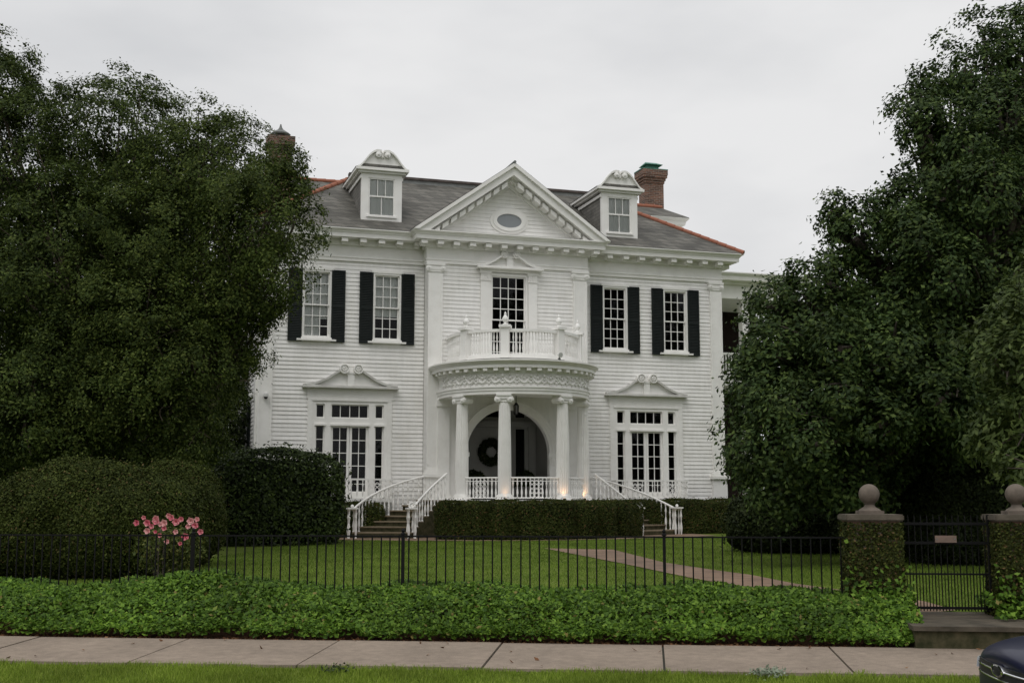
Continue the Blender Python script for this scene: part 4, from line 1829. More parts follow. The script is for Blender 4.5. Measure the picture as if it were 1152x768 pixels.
# floodlight on the porch roof edge
o = empty('floodlight', hw(.62, C0 + R0 + .22, 5.86), PSI)
tag(o, 'small grey floodlight clipped to the rim of the porch roof', 'floodlight')
b = MB()
b.box(-.03, .03, -.05, .05, -.005, .05)
b.tube([(0, 0, .04), (0, -.03, .13)], .018, 8)
b.build('bracket', 'weathered_metal', o)
b = MB()
b.lathe((0, -.02, .15), [(.035, -.06), (.055, -.03), (.075, .05), (.08, .08), (.06, .08)], 12, Vector((.2, -.95, -.2)).normalized())
b.build('lamp_head', 'camera_shell', o, smooth=True)

# security cameras at the left corner
for (u, v, lab) in ((-HW - .20, -.1, 'white dome security camera on the side of the left house corner'), (-HW + .22, .09, 'white dome security camera on the front of the left corner pilaster')):
    o = empty('security_camera', hw(u, v, 4.78), PSI)
    tag(o, lab, 'camera', 'security cameras on the house corner')
    b = MB()
    if v < 0:
        b.box(-.02, .12, -.02, .02, .1, .16)
    else:
        b.box(-.02, .02, -.10, .02, .1, .16)
    b.lathe((0, -.1 if v > 0 else 0, .02), [(.075, 0), (.085, .04), (.07, .12), (.03, .15)], 14)
    b.build('housing', 'camera_shell', o, smooth=True)
    b = MB()
    b.ball((0, -.1 if v > 0 else 0, .02), .065, 12)
    b.build('dome', 'black_plastic', o, smooth=True)


# ------------------------------------------------------------------ vegetation
def crown(lobes, size, dens, lmat, parent, name='crown', clump=.34, drop=.0, seed=0, stray=1.0):
    """leaf clumps spread through the outer part of several lobes"""
    allP, allN = [], []
    C = np.array([l[0] for l in lobes])
    R = np.array([l[1] for l in lobes])
    for i, (c, r) in enumerate(lobes):
        nc = int(4 * pi * r * r / (pi * clump * clump) * dens * 1.9)
        d = sphere_dirs(nc)
        # a lumpy lobe, not a ball
        ph = rng.uniform(0, 6.28, 6)
        lump = 1 + .13 * np.sin(3.1 * d[:, 0] + ph[0]) * np.sin(2.7 * d[:, 1] + ph[1]) + .12 * np.sin(5.3 * d[:, 2] + ph[2] + 3 * d[:, 0]) + .08 * np.sin(8 * d[:, 1] + ph[3]) * np.sin(7 * d[:, 2] + ph[4])
        rad = r * lump * np.where(rng.random(nc) < .68, rng.uniform(.84, 1.04, nc), rng.uniform(.35, .85, nc))
        far = rng.random(nc) < .07
        rad = np.where(far, rad * (1 + stray * rng.uniform(.02, .14, nc)), rad)
        P = np.array(c) + d * rad[:, None]
        keep = np.ones(nc, bool)
        for j in range(len(lobes)):
            if j != i:
                keep &= np.linalg.norm(P - C[j], axis=1) > R[j] * .66
        P, d = P[keep], d[keep]
        per = int(6.2 * (clump / size[0]) ** 2) + 6
        k = len(P)
        cl = clump * rng.uniform(.6, 1.25, k)
        q = rng.normal(0, .5, (k, per, 3))
        # flatten a clump across its outward direction
        dn = unit(d + np.array([0, 0, .35]))
        q = q - .45 * dn[:, None, :] * np.sum(q * dn[:, None, :], -1, keepdims=True)
        LP = P[:, None, :] + q * cl[:, None, None]
        LP[:, :, 2] -= drop * np.sum(q * q, -1) * cl[:, None]
        LN = np.repeat(unit(d + np.array([0, 0, .75]))[:, None, :], per, 1) + .4 * q
        allP.append(LP.reshape(-1, 3))
        allN.append(LN.reshape(-1, 3))
    P = np.concatenate(allP)
    Nn_ = np.concatenate(allN)
    return quads(name, leaves(P, Nn_, size[0], size[1], .42), lmat, parent)


def limb(b, p, q, r0, r1, bend=.3, n=7, sides=8):
    p, q = Vector(p), Vector(q)
    off = Vector((random.uniform(-1, 1), random.uniform(-1, 1), random.uniform(-.2, .8))) * bend
    pts, rr = [], []
    for k in range(n + 1):
        f = k / n
        wob = Vector((random.uniform(-1, 1), random.uniform(-1, 1), 0)) * .05 * bend
        pts.append(p.lerp(q, f) + off * sin(pi * f) + (wob if 0 < k < n else Vector()))
        rr.append(r0 + (r1 - r0) * f)
    b.tube(pts, rr, sides)
    return pts


def tree(name, label, base, lobes, size, dens, lmat, bmat, trunks, r0, split=.45, clump=.34, group=None, fork=None, drop=.1, stray=1.0):
    """trunks = list of trunk foot offsets; limbs reach into every lobe"""
    root = empty(name, base)
    tag(root, label, 'tree', group)
    B0 = Vector(base)
    L_ = [(tuple(Vector(c) - B0), r) for c, r in lobes]
    b = MB()
    tops = []
    for (dx, dy, tx, ty, tz) in trunks:
        pts = limb(b, (dx, dy, -.15), (tx, ty, tz), r0, r0 * .55, .25, 9, 10)
        b.lathe((dx, dy, -.12), [(r0 * 1.7, 0), (r0 * 1.25, .2), (r0, .5)], 10)
        tops.append(Vector((tx, ty, tz)))
    for c, r in L_:
        c = Vector(c)
        t = min(tops, key=lambda q: (q - c).length)
        pts = limb(b, t, c + Vector((0, 0, -.2 * r)), r0 * .55, r0 * .16, .35)
        for k in range(5):
            e = c + Vector(sphere_dirs(1)[0]) * r * .8
            limb(b, pts[random.randint(3, 6)], e, r0 * .18, .012, .2, 5, 5)
    b.build('trunk', bmat, root, smooth=True)
    crown(L_, size, dens, lmat, root, clump=clump, drop=drop, stray=stray)
    return root


def lob(px, py, Y, r):
    return (tuple(at(px, py, Y)), r)


def gbase(px, Y):
    p = at(px, 560, Y)
    return (p.x, Y, gz(p.x, Y))


# big oak right of the house
oak = [lob(1185, 95, 26, 2.1), lob(1128, 150, 24.5, 1.2), lob(1045, 145, 24.3, .68), lob(1030, 122, 24.6, .52), lob(1050, 92, 25, .5), lob(1092, 88, 25, .6), lob(1135, 52, 25.5, .7), lob(1178, 12, 26, .6), lob(1060, 215, 24, .85), lob(1010, 232, 24, .62), lob(962, 262, 24, .66), lob(938, 240, 24.2, .42), lob(1000, 290, 24.5, 1.05),
       lob(920, 362, 24, .85), lob(864, 338, 24.4, .58), lob(932, 312, 24, .66), lob(862, 392, 23.8, .68), lob(868, 440, 23.5, .95), lob(870, 495, 23.5, .92), lob(880, 540, 23.5, .7), lob(852, 470, 24.3, .62), lob(850, 522, 24.3, .62), lob(848, 420, 24.3, .5), lob(898, 520, 23.2, .7), lob(940, 540, 23.5, .7),
       lob(975, 425, 24, 1.5), lob(1075, 250, 25, 1.6), lob(1170, 240, 26.5, 2.3), lob(1285, 140, 27.5, 3.0), lob(1075, 400, 24, 1.8), lob(1165, 420, 25, 1.9), lob(938, 465, 23.4, .95), lob(1022, 350, 23.8, 1.1),
       lob(1300, 340, 26, 3.0), lob(975, 515, 24, .95), lob(1060, 505, 25.5, 1.4), lob(1285, -40, 28, 2.5), lob(1100, 300, 28, 2.2), lob(1400, 250, 28, 3.2), lob(1140, 330, 28, 2.3), lob(1010, 400, 26.5, 1.6), lob(985, 350, 26.5, 1.4), lob(1180, 520, 27, 1.6),
       lob(890, 405, 25.5, 1.05), lob(905, 460, 25.5, 1.1), lob(892, 520, 24.8, .9), lob(955, 500, 25.5, 1.3), lob(900, 345, 25.5, .85),
       lob(1110, 215, 22.9, .75), lob(1140, 300, 22.9, .8), lob(1070, 310, 22.7, .75), lob(1120, 370, 22.6, .7), lob(1000, 395, 22.4, .7), lob(945, 385, 22.6, .6), lob(1055, 445, 22.3, .75), lob(990, 470, 22.3, .65), lob(1110, 470, 22.6, .7), lob(915, 495, 22.4, .55), lob(1030, 265, 23.0, .6), lob(1150, 190, 23.6, .8), lob(950, 440, 22.3, .5), lob(1090, 160, 23.4, .5), lob(880, 460, 22.6, .4)]
base = gbase(1130, 26.5)
tree('oak_tree', 'huge dark broad oak right of the house with foliage down to the hedge', base, oak, (.115, .062), 1.1, 'leaf_oak', 'bark', [(0, 0, -.2, .1, 3.4)], .42, clump=.32, stray=.25)

# evergreen added left of the house to shade its side wall
eg = [lob(205, 310, 46, 2.9), lob(120, 330, 46, 3.2), lob(205, 410, 45, 2.3), lob(215, 480, 45, 1.9), lob(95, 440, 46, 3.0), lob(10, 400, 46, 3.2), lob(20, 280, 46, 3.2), lob(140, 500, 45, 2.4), lob(160, 240, 47, 2.4), lob(40, 490, 45, 2.4), lob(240, 470, 40, 1.3), lob(250, 400, 41, 1.2), lob(228, 500, 39, 1.2)]
base = gbase(120, 46)
tree('added_evergreen', 'dark evergreen added behind the multi-stemmed trees to block light from the house side', base, eg, (.20, .11), 1.0, 'leaf_dark', 'bark', [(0, 0, 0, .2, 3.0)], .3, clump=.5)

# nearer tree whose paler leaves hang in from the right edge
pale = [lob(1150, 395, 18.5, .85), lob(1135, 480, 18.5, .60), lob(1190, 440, 18.5, 1.0), lob(1155, 525, 18, .45), lob(1230, 350, 19, 1.3), lob(1290, 430, 19, 1.3), lob(1170, 345, 19, .7)]
base = gbase(1260, 19)
tree('young_tree', 'young pale green tree hanging in above the right gate pillar', base, pale, (.13, .06), .95, 'leaf_pale', 'bark', [(0, 0, -.1, 0, 2.2)], .11, clump=.28)

# left: two multi-stemmed trees
tA = [lob(-8, 85, 28, 1.0), lob(35, 170, 28, 1.6), lob(130, 165, 28, 1.75), lob(-70, 130, 28.5, 2.3), lob(-10, 100, 29, 1.1), lob(70, 300, 27, 2.1), lob(-40, 330, 27, 2.1), lob(-150, 260, 28, 2.4), lob(40, 425, 26, 1.25),
      lob(-30, 460, 26, 1.2), lob(140, 260, 28.5, 1.8), lob(105, 395, 26.5, 1.3), lob(-120, 420, 27, 1.7), lob(20, 250, 29.5, 2.3), lob(110, 455, 28, 1.1), lob(60, 480, 28.5, 1.1), lob(-20, 490, 28, 1.0), lob(90, 350, 29.5, 2.0), lob(100, 220, 29.5, 1.8), lob(100, 150, 29, 1.3), lob(170, 165, 29, 1.2), lob(165, 220, 29.5, 1.5), lob(25, 480, 25.5, .9), lob(-60, 480, 26, 1.2), lob(60, 505, 27, .7)]
base = gbase(70, 27.2)
tree('crape_myrtle', 'tallest dark tree at the left edge, several thin bare stems', base, tA, (.092, .046), 1.0, 'leaf_left', 'shaded_pale_bark',
     [(-.1, 0, -.3, .1, 3.6), (.55, .1, .7, .3, 3.4), (-.9, .3, -1.3, .4, 3.2), (.2, .6, .3, .8, 4.0)], .085, clump=.33, group='multi-stemmed trees left of the house')
tB = [lob(233, 195, 27, 1.5), lob(290, 245, 26, 1.35), lob(308, 305, 26, .85), lob(185, 280, 27, 1.9), lob(255, 330, 26.5, 1.15), lob(205, 390, 26, 1.15), lob(160, 350, 26, 1.4), lob(250, 250, 28.5, 1.7),
      lob(318, 215, 26.5, .55), lob(268, 385, 27, .75), lob(155, 430, 25.6, .9), lob(235, 425, 28, 1.0), lob(200, 470, 28, .9), lob(255, 425, 31, .8), lob(190, 330, 28.5, 1.6), lob(240, 300, 28.5, 1.5), lob(300, 340, 26.5, .5), lob(314, 192, 26.5, .6), lob(335, 232, 26.5, .5), lob(262, 175, 28, 1.0), lob(230, 150, 27.5, .8), lob(120, 440, 25.8, .9), lob(85, 470, 26, .9), lob(215, 450, 26.2, .6), lob(205, 485, 26.4, .75), lob(228, 492, 27.8, .6), lob(160, 490, 26.4, .7), lob(190, 455, 25.8, .6)]
base = gbase(205, 27.4)
tree('crape_myrtle', 'lower tree overlapping the left end of the house front', base, tB, (.088, .044), 1.0, 'leaf_myrtle', 'shaded_pale_bark',
     [(-.2, 0, -.6, .1, 3.3), (.3, .1, .6, .1, 3.6), (.0, .4, .1, .6, 3.9)], .085, clump=.31, group='multi-stemmed trees left of the house')


# shrubs
def shrub(name, label, parts_, lsize, dens, lmat, cat='shrub', group=None, power=2.6, rough=.10, core=.86, wild=0.0):
    """parts_ = [(centre, (rx, ry, rz), rz angle)] super-ellipsoids clipped at the ground"""
    c0 = Vector(parts_[0][0])
    base = (c0.x, c0.y, gz(c0.x, c0.y))
    root = empty(name, base)
    tag(root, label, cat, group)
    Ps, Ns = [], []
    cb = MB()
    for (c, rad, ang) in parts_:
        c = Vector(c) - Vector(base)
        rx, ry, rz = rad
        area = 2 * (rx * ry + rx * rz + ry * rz) * 3.4
        n = int(area * dens / (.5 * lsize[0] * lsize[1]))
        d = sphere_dirs(n)
        s = (np.abs(d) ** power).sum(1) ** (-1 / power)
        ph = rng.uniform(0, 6.28, 6)
        q = d * s[:, None] * np.array(rad)
        lump = 1 + rough * (np.sin(2.3 * q[:, 0] + ph[0]) * np.sin(2.1 * q[:, 2] + ph[1]) + .6 * np.sin(5.1 * q[:, 0] + ph[2]) * np.sin(4.7 * q[:, 2] + ph[3] + q[:, 1] * 3)) * .5
        dep = 1 - np.abs(rng.normal(0, .045, n)) + (rng.random(n) < .05) * rng.uniform(0, .07 + wild, n)
        q = q * (lump * dep)[:, None]
        nn_ = np.sign(d) * np.abs(d * s[:, None]) ** (power - 1) / np.array(rad)
        ca, sa = cos(ang), sin(ang)
        Rm = np.array([[ca, -sa, 0], [sa, ca, 0], [0, 0, 1]])
        q = q @ Rm.T + np.array(c)
        nn_ = unit(nn_ @ Rm.T) + np.array([0, 0, .25])
        keep = q[:, 2] > -.05
        Ps.append(q[keep])
        Ns.append(nn_[keep])
        # inner mass of twigs
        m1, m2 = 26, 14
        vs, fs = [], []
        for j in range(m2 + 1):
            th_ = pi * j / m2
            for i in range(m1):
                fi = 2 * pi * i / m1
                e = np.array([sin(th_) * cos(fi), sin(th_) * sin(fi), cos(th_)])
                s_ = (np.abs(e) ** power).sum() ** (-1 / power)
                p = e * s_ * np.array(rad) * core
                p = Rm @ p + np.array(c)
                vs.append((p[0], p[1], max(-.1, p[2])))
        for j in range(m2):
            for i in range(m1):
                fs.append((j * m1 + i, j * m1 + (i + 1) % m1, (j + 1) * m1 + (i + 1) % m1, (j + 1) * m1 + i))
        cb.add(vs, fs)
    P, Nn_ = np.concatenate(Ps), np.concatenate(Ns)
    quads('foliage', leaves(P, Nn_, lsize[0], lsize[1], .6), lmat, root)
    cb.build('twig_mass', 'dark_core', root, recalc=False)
    return root


def sp(px, ytop, ybot, Y, hwpx, depth, ang=0):
    """ellipsoid filling a pixel box at depth Y: reaches the ground"""
    top = at(px, ytop, Y).z
    x = at(px, 560, Y).x
    g = gz(x, Y)
    return ((x, Y, g + (top - g) * .45), (hwpx * Y / 1366, depth, (top - g) * .55), ang)


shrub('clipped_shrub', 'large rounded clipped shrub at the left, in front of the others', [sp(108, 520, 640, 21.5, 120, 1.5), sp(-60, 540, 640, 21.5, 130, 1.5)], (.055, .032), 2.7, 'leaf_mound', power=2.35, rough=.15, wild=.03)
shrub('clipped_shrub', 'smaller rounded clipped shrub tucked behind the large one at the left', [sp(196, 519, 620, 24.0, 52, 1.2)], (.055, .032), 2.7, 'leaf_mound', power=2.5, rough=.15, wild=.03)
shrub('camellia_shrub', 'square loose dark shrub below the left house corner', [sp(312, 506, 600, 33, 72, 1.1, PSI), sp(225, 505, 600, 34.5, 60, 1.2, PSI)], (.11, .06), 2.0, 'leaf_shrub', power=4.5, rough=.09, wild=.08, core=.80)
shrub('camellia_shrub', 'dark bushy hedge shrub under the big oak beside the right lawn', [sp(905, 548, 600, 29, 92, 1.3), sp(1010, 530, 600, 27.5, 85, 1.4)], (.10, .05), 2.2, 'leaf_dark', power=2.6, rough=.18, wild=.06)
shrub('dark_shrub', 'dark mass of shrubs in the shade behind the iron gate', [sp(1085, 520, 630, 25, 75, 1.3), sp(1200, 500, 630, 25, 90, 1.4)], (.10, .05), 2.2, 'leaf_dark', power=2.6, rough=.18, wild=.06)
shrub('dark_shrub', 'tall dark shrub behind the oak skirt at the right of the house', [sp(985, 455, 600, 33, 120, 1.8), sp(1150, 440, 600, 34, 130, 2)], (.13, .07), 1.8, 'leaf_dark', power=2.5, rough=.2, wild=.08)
shrub('dark_shrub', 'tall dark screen of shrubs in deep shade behind the left trees', [sp(60, 415, 600, 38, 170, 2.0), sp(-130, 400, 600, 38, 170, 2.0), sp(175, 440, 600, 40, 60, 1.5)], (.14, .07), 1.8, 'leaf_dark', power=3, rough=.2, wild=.08)


def hedge_arc(name, label, rr0, rr1, a0, a1, z1, lsize, dens, lmat, n=9):
    parts_ = []
    for k in range(n):
        a = radians(a0 + (a1 - a0) * (k + .5) / n)
        R = (rr0 + rr1) / 2
        p = hw(R * sin(a), C0 + R * cos(a) * .92)
        g = gz(p.x, p.y)
        seg = abs(radians(a1 - a0)) / n * R * .62
        parts_.append(((p.x, p.y, g + (z1 - g) * .42), (seg, (rr1 - rr0) / 2, (z1 - g) * .58), PSI - a))
    return shrub(name, label, parts_, lsize, dens, lmat, 'hedge', power=5, rough=.09, wild=.05)


hedge_arc('clipped_hedge', 'clipped low hedge curving in front of the porch', 3.2, 4.1, -52, 60, 1.64, (.06, .035), 2.0, 'leaf_hedge')


def hedge_line(name, label, u0, u1, v, half, z1, lmat='leaf_hedge'):
    parts_ = []
    n = max(1, int(round((u1 - u0) / 1.3)))
    for k in range(n):
        u = u0 + (u1 - u0) * (k + .5) / n
        p = hw(u, v)
        g = gz(p.x, p.y)
        parts_.append(((p.x, p.y, g + (z1 - g) * .42), ((u1 - u0) / n * .58, half, (z1 - g) * .58), PSI))
    return shrub(name, label, parts_, (.06, .035), 2.0, lmat, 'hedge', power=5, rough=.09, wild=.05)


hedge_line('clipped_hedge', 'clipped low hedge below the right ground floor window', 4.0, 9.4, 1.0, .55, 1.68)
hedge_line('clipped_hedge', 'clipped low hedge between the left shrub and the left stairs', -7.3, -4.3, .95, .5, 1.58)

# rose bush with pink blossoms by the fence
rb = at(190, 640, 15.9)
rose = empty('rose_bush', (rb.x, 15.9, gz(rb.x, 15.9)))
tag(rose, 'pink flowering rose bush behind the fence before the clipped shrub', 'rose bush')
d = sphere_dirs(2200)
P = d * rng.uniform(.3, 1, 2200)[:, None] * np.array([.46, .25, .34]) + np.array([0, 0, .70])
k = 300
P2 = rng.normal(0, 1, (k, 3)) * np.array([.22, .15, .2]) + np.array([.05, 0, .4])
quads('foliage', leaves(np.concatenate([P, P2]), np.concatenate([d, sphere_dirs(k)]), .05, .03), 'leaf_rose', rose)
b = MB()
for k in range(9):
    q = random.uniform(-1, 1)
    limb(b, (q * .12, random.uniform(-.1, .1), -.05), (q * .4, random.uniform(-.2, .1), .95 + random.uniform(-.2, .1)), .012, .005, .08, 5, 5)
b.build('stem', 'bark', rose)
for (px, py, r, m_) in ((154, 588, .034, 0), (166, 588, .040, 0), (166, 597, .036, 1), (176, 586, .042, 0), (176, 583, .036, 1), (185, 588, .040, 1), (185, 594, .030, 0), (193, 582, .036, 0), (198.5, 587, .042, 0), (215, 586, .042, 1),
                        (220, 591, .040, 0), (226, 598, .034, 0), (209, 603.5, .042, 0), (188, 609, .030, 1), (175, 598, .022, 0), (181, 589.5, .03, 1), (171, 592, .03, 0), (190, 580, .03, 1), (204, 584, .032, 0), (212, 592, .03, 1), (180, 602, .026, 0), (198, 598, .03, 1), (162, 582, .026, 0), (222, 584, .03, 1), (203, 611, .024, 0)):
    r *= 1.3
    p = at(px, py, 15.5) - rose.location
    b = MB()
    for ring_n, rr, tilt in ((5, 1.0, .35), (5, .72, .8), (4, .42, 1.25)):
        for k in range(ring_n):
            q = 2 * pi * k / ring_n + tilt * 2
            dq = Vector((cos(q), -.35, sin(q) * .9)).normalized()
            sd_ = Vector((-sin(q), 0, cos(q)))
            upv = Vector((0, -1, .25)).normalized()
            e = dq * cos(tilt) + upv * sin(tilt)
            c = Vector(p)
            R = r * rr
            b.add([c, c + e * R * .6 + sd_ * R * .55, c + e * R * 1.05, c + e * R * .6 - sd_ * R * .55], [(0, 1, 2, 3)])
    b.build('blossom', 'petal_pale' if m_ else 'petal_pink', rose, recalc=False)

# ------------------------------------------------------------------ gate, pillars, fence
GS = 14.66     # line of the fence


def pillar(t, label, lean):
    base = Vector(st(t, GS + .06, .22))
    o = empty('gate_pillar', base, -AL)
    tag(o, label, 'pillar', 'ivy clad gate pillars')
    b = MB()
    h = 1.19
    b.box(-.285, .285, -.285, .285, -.1, h)
    b.build('shaft', 'pillar_brick', o)
    b = MB()
    b.box(-.325, .325, -.325, .325, h, h + .075)
    c_ = b.build('capstone', 'old_concrete', o)
    bm = bmesh.new()
    bm.from_mesh(c_.data)
    bmesh.ops.bevel(bm, geom=bm.edges[:], offset=.014, segments=2, affect='EDGES')
    bm.to_mesh(c_.data)
    bm.free()
    b = MB()
    b.box(-.14, .14, -.14, .14, h + .075, h + .115)
    b.lathe((0, 0, h + .115), [(.13, 0), (.11, .02), (.065, .045), (.055, .07), (.07, .09)], 20)
    b.ball((0, 0, h + .305), .120, 24)
    b.build('ball_finial', 'stone_ball', o, smooth=True)
    # small-leaved ivy over the faces
    n = 21000
    f = rng.integers(0, 4, n)
    a = rng.uniform(-.305, .305, n)
    z = rng.uniform(.0, h - .02, n)
    dd = .295 + np.abs(rng.normal(0, .012, n)) + .05 * np.clip((.5 - z), 0, 1)
    # bare brick shows in patches near the top
    bare = (z > .95 + .1 * np.sin(9 * a + lean)) & (rng.random(n) < .3)
    X = np.where(f == 0, a, np.where(f == 1, a, np.where(f == 2, dd, -dd)))
    Y = np.where(f == 0, -dd, np.where(f == 1, dd, a))
    P = np.stack([X, Y, z], 1)[~bare]
    Nr = np.stack([np.where(f == 2, 1, np.where(f == 3, -1, 0)), np.where(f == 0, -1, np.where(f == 1, 1, 0)), np.full(n, .35)], 1)[~bare]
    quads('climbing_ivy', leaves(P, Nr, .036, .03, .45), 'leaf_pillar_ivy', o)
    # a few bigger trailing leaves low down
    n = 420
    P = np.stack([rng.uniform(-.38, .40, n), -.33 - np.abs(rng.normal(0, .05, n)), np.abs(rng.normal(0, .27, n)) + .04], 1)
    quads('trailing_ivy', leaves(P, np.tile([0., -1, .6], (n, 1)), .062, .05, .5), 'leaf_ivy', o)
    return o


tL = to_st(at(981, 600, 14.25).x, 14.25)[0]
tR = to_st(at(1146, 600, 14.0).x, 14.0)[0] + .04
pillar(tL, 'brick gate pillar with stone ball left of the gate, covered in ivy', 0)
pillar(tR, 'brick gate pillar with stone ball right of the gate, cut by the photo edge', 2)

# step and landing at the gate
b = MB()
vs = []
t0, t1 = tL + .36, tR + 4
for z in (-.1, .285):
    for (t, s) in ((t0 - .16, 13.46), (t1, 13.46), (t1, 15.2), (t0 - .16, 15.2)):
        vs.append(st(t, s, z))
b.add(vs, [(0, 3, 2, 1), (4, 5, 6, 7), (0, 1, 5, 4), (1, 2, 6, 5), (2, 3, 7, 6), (3, 0, 4, 7)])
stp = b.build('gate_landing', 'moss_riser')
tag(stp, kind='structure')
b = MB()
vs = []
for z in (.287, .335):
    for (t, s) in ((t0 - .18, 13.43), (t1, 13.43), (t1, 15.2), (t0 - .18, 15.2)):
        vs.append(st(t, s, z))
b.add(vs, [(0, 3, 2, 1), (4, 5, 6, 7), (0, 1, 5, 4), (1, 2, 6, 5), (2, 3, 7, 6), (3, 0, 4, 7)])
so = b.build('gate_step', 'step_stone')
tag(so, kind='structure')

gate = empty('iron_gate', st((tL + tR) / 2, GS + .1, .34), -AL)
tag(gate, 'black iron picket gate between the two ball topped pillars', 'gate')
b = MB()
gw = (tR - tL) / 2 - .295
for z, hh in ((.06, .03), (.80, .03), (1.02, .03), (.45, .02)):
    b.box(-gw, gw, -.014, .014, z, z + hh)
for k in range(2):
    x = (-gw + .02, gw - .02)[k]
    b.box(x - .02, x + .02, -.02, .02, 0.02, 1.14)
b.build('gate_frame', 'black_iron', gate)
b = MB()
n = 15
for k in range(1, n):
    x = -gw + 2 * gw * k / n
    b.tube([(x, 0, .04), (x, 0, 1.10), (x, 0, 1.14)], [.0075, .0075, .002], 6)
    if k < n:
        xm = x - gw / n
        b.tube([(xm, 0, .04), (xm, 0, .46), (xm, 0, .50)], [.006, .006, .002], 6)
b.build('picket', 'black_iron', gate)
sg = empty('gate_plaque', st((tL + tR) / 2 + .02, GS + .07, 1.20), -AL)
tag(sg, 'blank brownish plaque fixed on the iron gate', 'sign')
b = MB()
b.box(-.12, .12, -.012, 0.012, -.04, .04)
pq = b.build('plate', 'plaque', sg)
b = MB()
for x in (-.10, .10):
    b.lathe((x, -.012, 0), [(.008, 0), (.008, .004)], 8, (0, -1, 0))
b.build('screw', 'weathered_metal', sg)

# the iron fence
fence = empty('iron_fence', st(0, GS, .26), -AL)
tag(fence, 'long low black iron picket fence between lawn and ivy bank', 'fence')
ft0, ft1 = -16.0, tL - .295
b = MB()
for z, hh in ((.945, .018), (.14, .018)):
    b.box(ft0, ft1, -.010, .010, z, z + hh)
b.build('rail', 'black_iron', fence)
b = MB()
x = ft1 - .06
while x > ft0:
    j = random.uniform(-.004, .004)
    b.tube([(x, 0, .0), (x + j, j, .965)], .0088, 6)
    x -= .1135
b.build('picket', 'black_iron', fence)
for px in (208, 453, 745):
    t = to_st(at(px, 620, 14.8).x, 14.8 - at(px, 620, 14.8).x * .11)[0]
    e = MB()
    e.box(t - .018, t + .018, -.018, .018, -.1, .97)
    e.lathe((t, 0, .97), [(.03, 0), (.03, .02), (.016, .03), (.024, .055), (.004, .08)], 8)
    e.build('post', 'black_iron', fence)
for t in (-9.7, -12.9):
    e = MB()
    e.box(t - .024, t + .024, -.024, .024, -.1, 1.0)
    e.build('post', 'black_iron', fence)

# ------------------------------------------------------------------ ground cover and grass
def hnoise(t, s):
    return .5 + .25 * np.sin(2.1 * t + 1.3 * s) + .15 * np.sin(5.3 * t - 3.1 * s + 1) + .1 * np.sin(11 * t + 7 * s)


def gz_arr(s):
    return np.interp(s, [p[0] for p in PROFILE], [p[1] for p in PROFILE])


n = 105000
t = rng.uniform(-14, tL + .36, n)
s = 13.52 + rng.beta(1.5, 1.15, n) * 1.5
front = 13.54 + .05 * np.sin(3.1 * t) * np.sin(1.7 * t + 1) + .05 * np.sin(9 * t)
s = np.concatenate([s[:-16000], 13.50 + np.abs(rng.normal(0, .10, 16000))])
front = front - .05
keep = s > front
t, s = t[keep], s[keep]
n = len(t)
hh = np.clip((s - 13.44) / .42, 0, 1) ** .6 * (.22 + .13 * hnoise(t, s)) + .10 * np.exp(-((t + 5.6) / 1.0) ** 2) * np.clip((s - 14.2) / .4, 0, 1)
hh = hh * np.where(rng.random(n) < .75, rng.uniform(.86, 1.08, n), rng.uniform(.3, .9, n))
z = gz_arr(s) + .03 + hh
X = t * cos(AL) + s * sin(AL)
Y = -t * sin(AL) + s * cos(AL)
ivy = quads('ivy_ground_cover', leaves(np.stack([X, Y, z], 1), np.tile([-.05, -.5, 1.0], (n, 1)), np.where(rng.random(n) < .35, .074, .050) * (.8 + .4 * hnoise(t * 2, s * 3)), np.where(rng.random(n) < .4, .052, .040), .6), 'leaf_ivy')
tag(ivy, 'dense bright green ivy bank between sidewalk and iron fence', 'ground cover', kind='stuff')
# ivy at the foot of the right pillar
n = 3500
t = rng.uniform(tR - .42, tR + 2.2, n)
s = rng.uniform(13.9, 15.2, n)
hh = rng.uniform(.0, .16, n) + .12 * hnoise(t, s) - .30 * np.clip((14.35 - s) / .5, 0, 1) * (t < tR + .4)
z = .34 + np.maximum(hh, .0)
keep = hh > .03
X = (t * cos(AL) + s * sin(AL))[keep]
Y = (-t * sin(AL) + s * cos(AL))[keep]
iv2 = quads('ivy_patch', leaves(np.stack([X, Y, z[keep]], 1), np.tile([0., -.4, 1.0], (len(X), 1)), .07, .05, .55), 'leaf_ivy')
tag(iv2, 'patch of green ivy at the foot of the right gate pillar', 'ground cover', kind='stuff')


def blades(name, label, n, t0, t1, s0, s1, h, wd, keepf=None, m_='grass_blade', lean=.35, base=None):
    t = rng.uniform(t0, t1, n)
    s = rng.uniform(s0, s1, n)
    if keepf is not None:
        k = keepf(t, s)
        t, s = t[k], s[k]
    n = len(t)
    X = t * cos(AL) + s * sin(AL)
    Y = -t * sin(AL) + s * cos(AL)
    z = gz_arr(s)
    q = rng.uniform(0, 2 * pi, n)
    hh = h * rng.uniform(.5, 1.25, n) * (.7 + .6 * hnoise(t * 1.4, s * 1.4))
    ww = wd * rng.uniform(.7, 1.3, n)
    le = rng.normal(0, lean, (n, 2)) * hh[:, None]
    V = np.empty((n, 4, 3))
    dx, dy = np.cos(q) * ww, np.sin(q) * ww
    V[:, 0] = np.stack([X - dx, Y - dy, z], 1)
    V[:, 1] = np.stack([X + dx, Y + dy, z], 1)
    V[:, 2] = np.stack([X + dx * .3 + le[:, 0], Y + dy * .3 + le[:, 1], z + hh], 1)
    V[:, 3] = np.stack([X - dx * .3 + le[:, 0], Y - dy * .3 + le[:, 1], z + hh], 1)
    o = quads(name, V, m_)
    tag(o, label, 'grass', kind='stuff')
    return o


path_poly = [tuple(to_st(p.x, p.y)) for p in PATH_A] + [tuple(to_st(p.x, p.y)) for p in PATH_B[::-1]]


